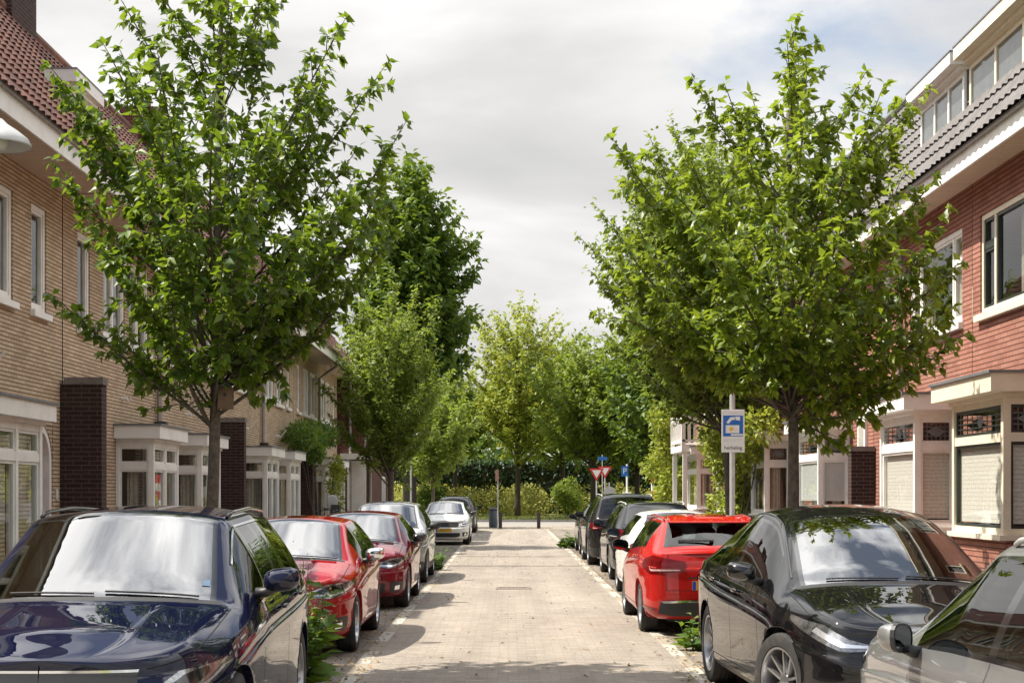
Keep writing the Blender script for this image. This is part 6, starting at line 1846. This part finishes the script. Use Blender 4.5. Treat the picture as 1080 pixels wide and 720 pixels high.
for kk, vv in (('From Min', .10), ('From Max', .55), ('To Min', .17), ('To Max', 0.)): lowb.inputs[kk].default_value = vv
nt.links.new(sep.outputs[2], lowb.inputs[0])
cadd = N(nt, 'ShaderNodeMath', _operation='ADD'); nt.links.new(n1.outputs[0], cadd.inputs[0]); nt.links.new(lowb.outputs[0], cadd.inputs[1])
cover = ramp(nt, cadd.outputs[0], [(.40, (0, 0, 0)), (.48, (1, 1, 1))])
# an overcast sky is brighter overhead than at the horizon
el = N(nt, 'ShaderNodeMapRange'); el.interpolation_type = 'SMOOTHSTEP'
el.inputs['From Min'].default_value = .28; el.inputs['From Max'].default_value = .85
el.inputs['To Min'].default_value = CLOUD_LOW if 'CLOUD_LOW' in globals() else 4.1
el.inputs['To Max'].default_value = CLOUD_HIGH if 'CLOUD_HIGH' in globals() else 17.
nt.links.new(sep.outputs[2], el.inputs[0])
cl = N(nt, 'ShaderNodeVectorMath', _operation='SCALE'); nt.links.new(shade, cl.inputs[0]); nt.links.new(el.outputs[0], cl.inputs['Scale'])
cm = nt.nodes.new('ShaderNodeMix'); cm.data_type = 'RGBA'
nt.links.new(cover, cm.inputs[0])
hz = mixcol(nt, .5, sky.outputs[0], (2.6, 2.85, 3.2))
nt.links.new(hz, cm.inputs[6]); nt.links.new(cl.outputs[0], cm.inputs[7])
nt.links.new(cm.outputs[2], bg.inputs[0]); bg.inputs[1].default_value = .10
nt.links.new(bg.outputs[0], out.inputs[0])

sl = bpy.data.lights.new('sun', 'SUN'); sl.energy = 4.2; sl.angle = radians(.6); sl.color = (1., .93, .82)
so = bpy.data.objects.new('sun', sl); COL.objects.link(so)
# light travels towards +X (from the left), down, and very slightly along the street
trav = Vector((.62, .0, -1.0)).normalized()
so.rotation_euler = trav.to_track_quat('-Z', 'Y').to_euler()
so.location = (-20, 10, 40)
to_sun = -trav
sky.sun_elevation = math.asin(to_sun.z); sky.sun_rotation = math.atan2(to_sun.x, to_sun.y)

cam = bpy.data.cameras.new('camera'); co = bpy.data.objects.new('camera', cam); COL.objects.link(co)
co.location = (0, 0, 1.75); co.rotation_euler = (pi / 2, 0, 0)
cam.sensor_width = 36; cam.lens = 36 * 1600 / 1080
cam.shift_y = 159 / 1080; cam.shift_x = 4 / 1080
cam.clip_start = .1; cam.clip_end = 2000
SC.camera = co
SC.render.engine = 'CYCLES'
SC.view_settings.view_transform = 'Standard'; SC.view_settings.look = 'None'
SC.view_settings.exposure = 1.04; SC.view_settings.gamma = 1.
SC.cycles.max_bounces = 7; SC.cycles.transparent_max_bounces = 12
SC.cycles.diffuse_bounces = 3; SC.cycles.glossy_bounces = 3; SC.cycles.transmission_bounces = 4
SC.cycles.sample_clamp_indirect = 6.; SC.cycles.caustics_reflective = False; SC.cycles.caustics_refractive = False
try:
    SC.cycles.use_denoising = True
    SC.cycles.denoiser = 'OPENIMAGEDENOISE'
except Exception:
    pass
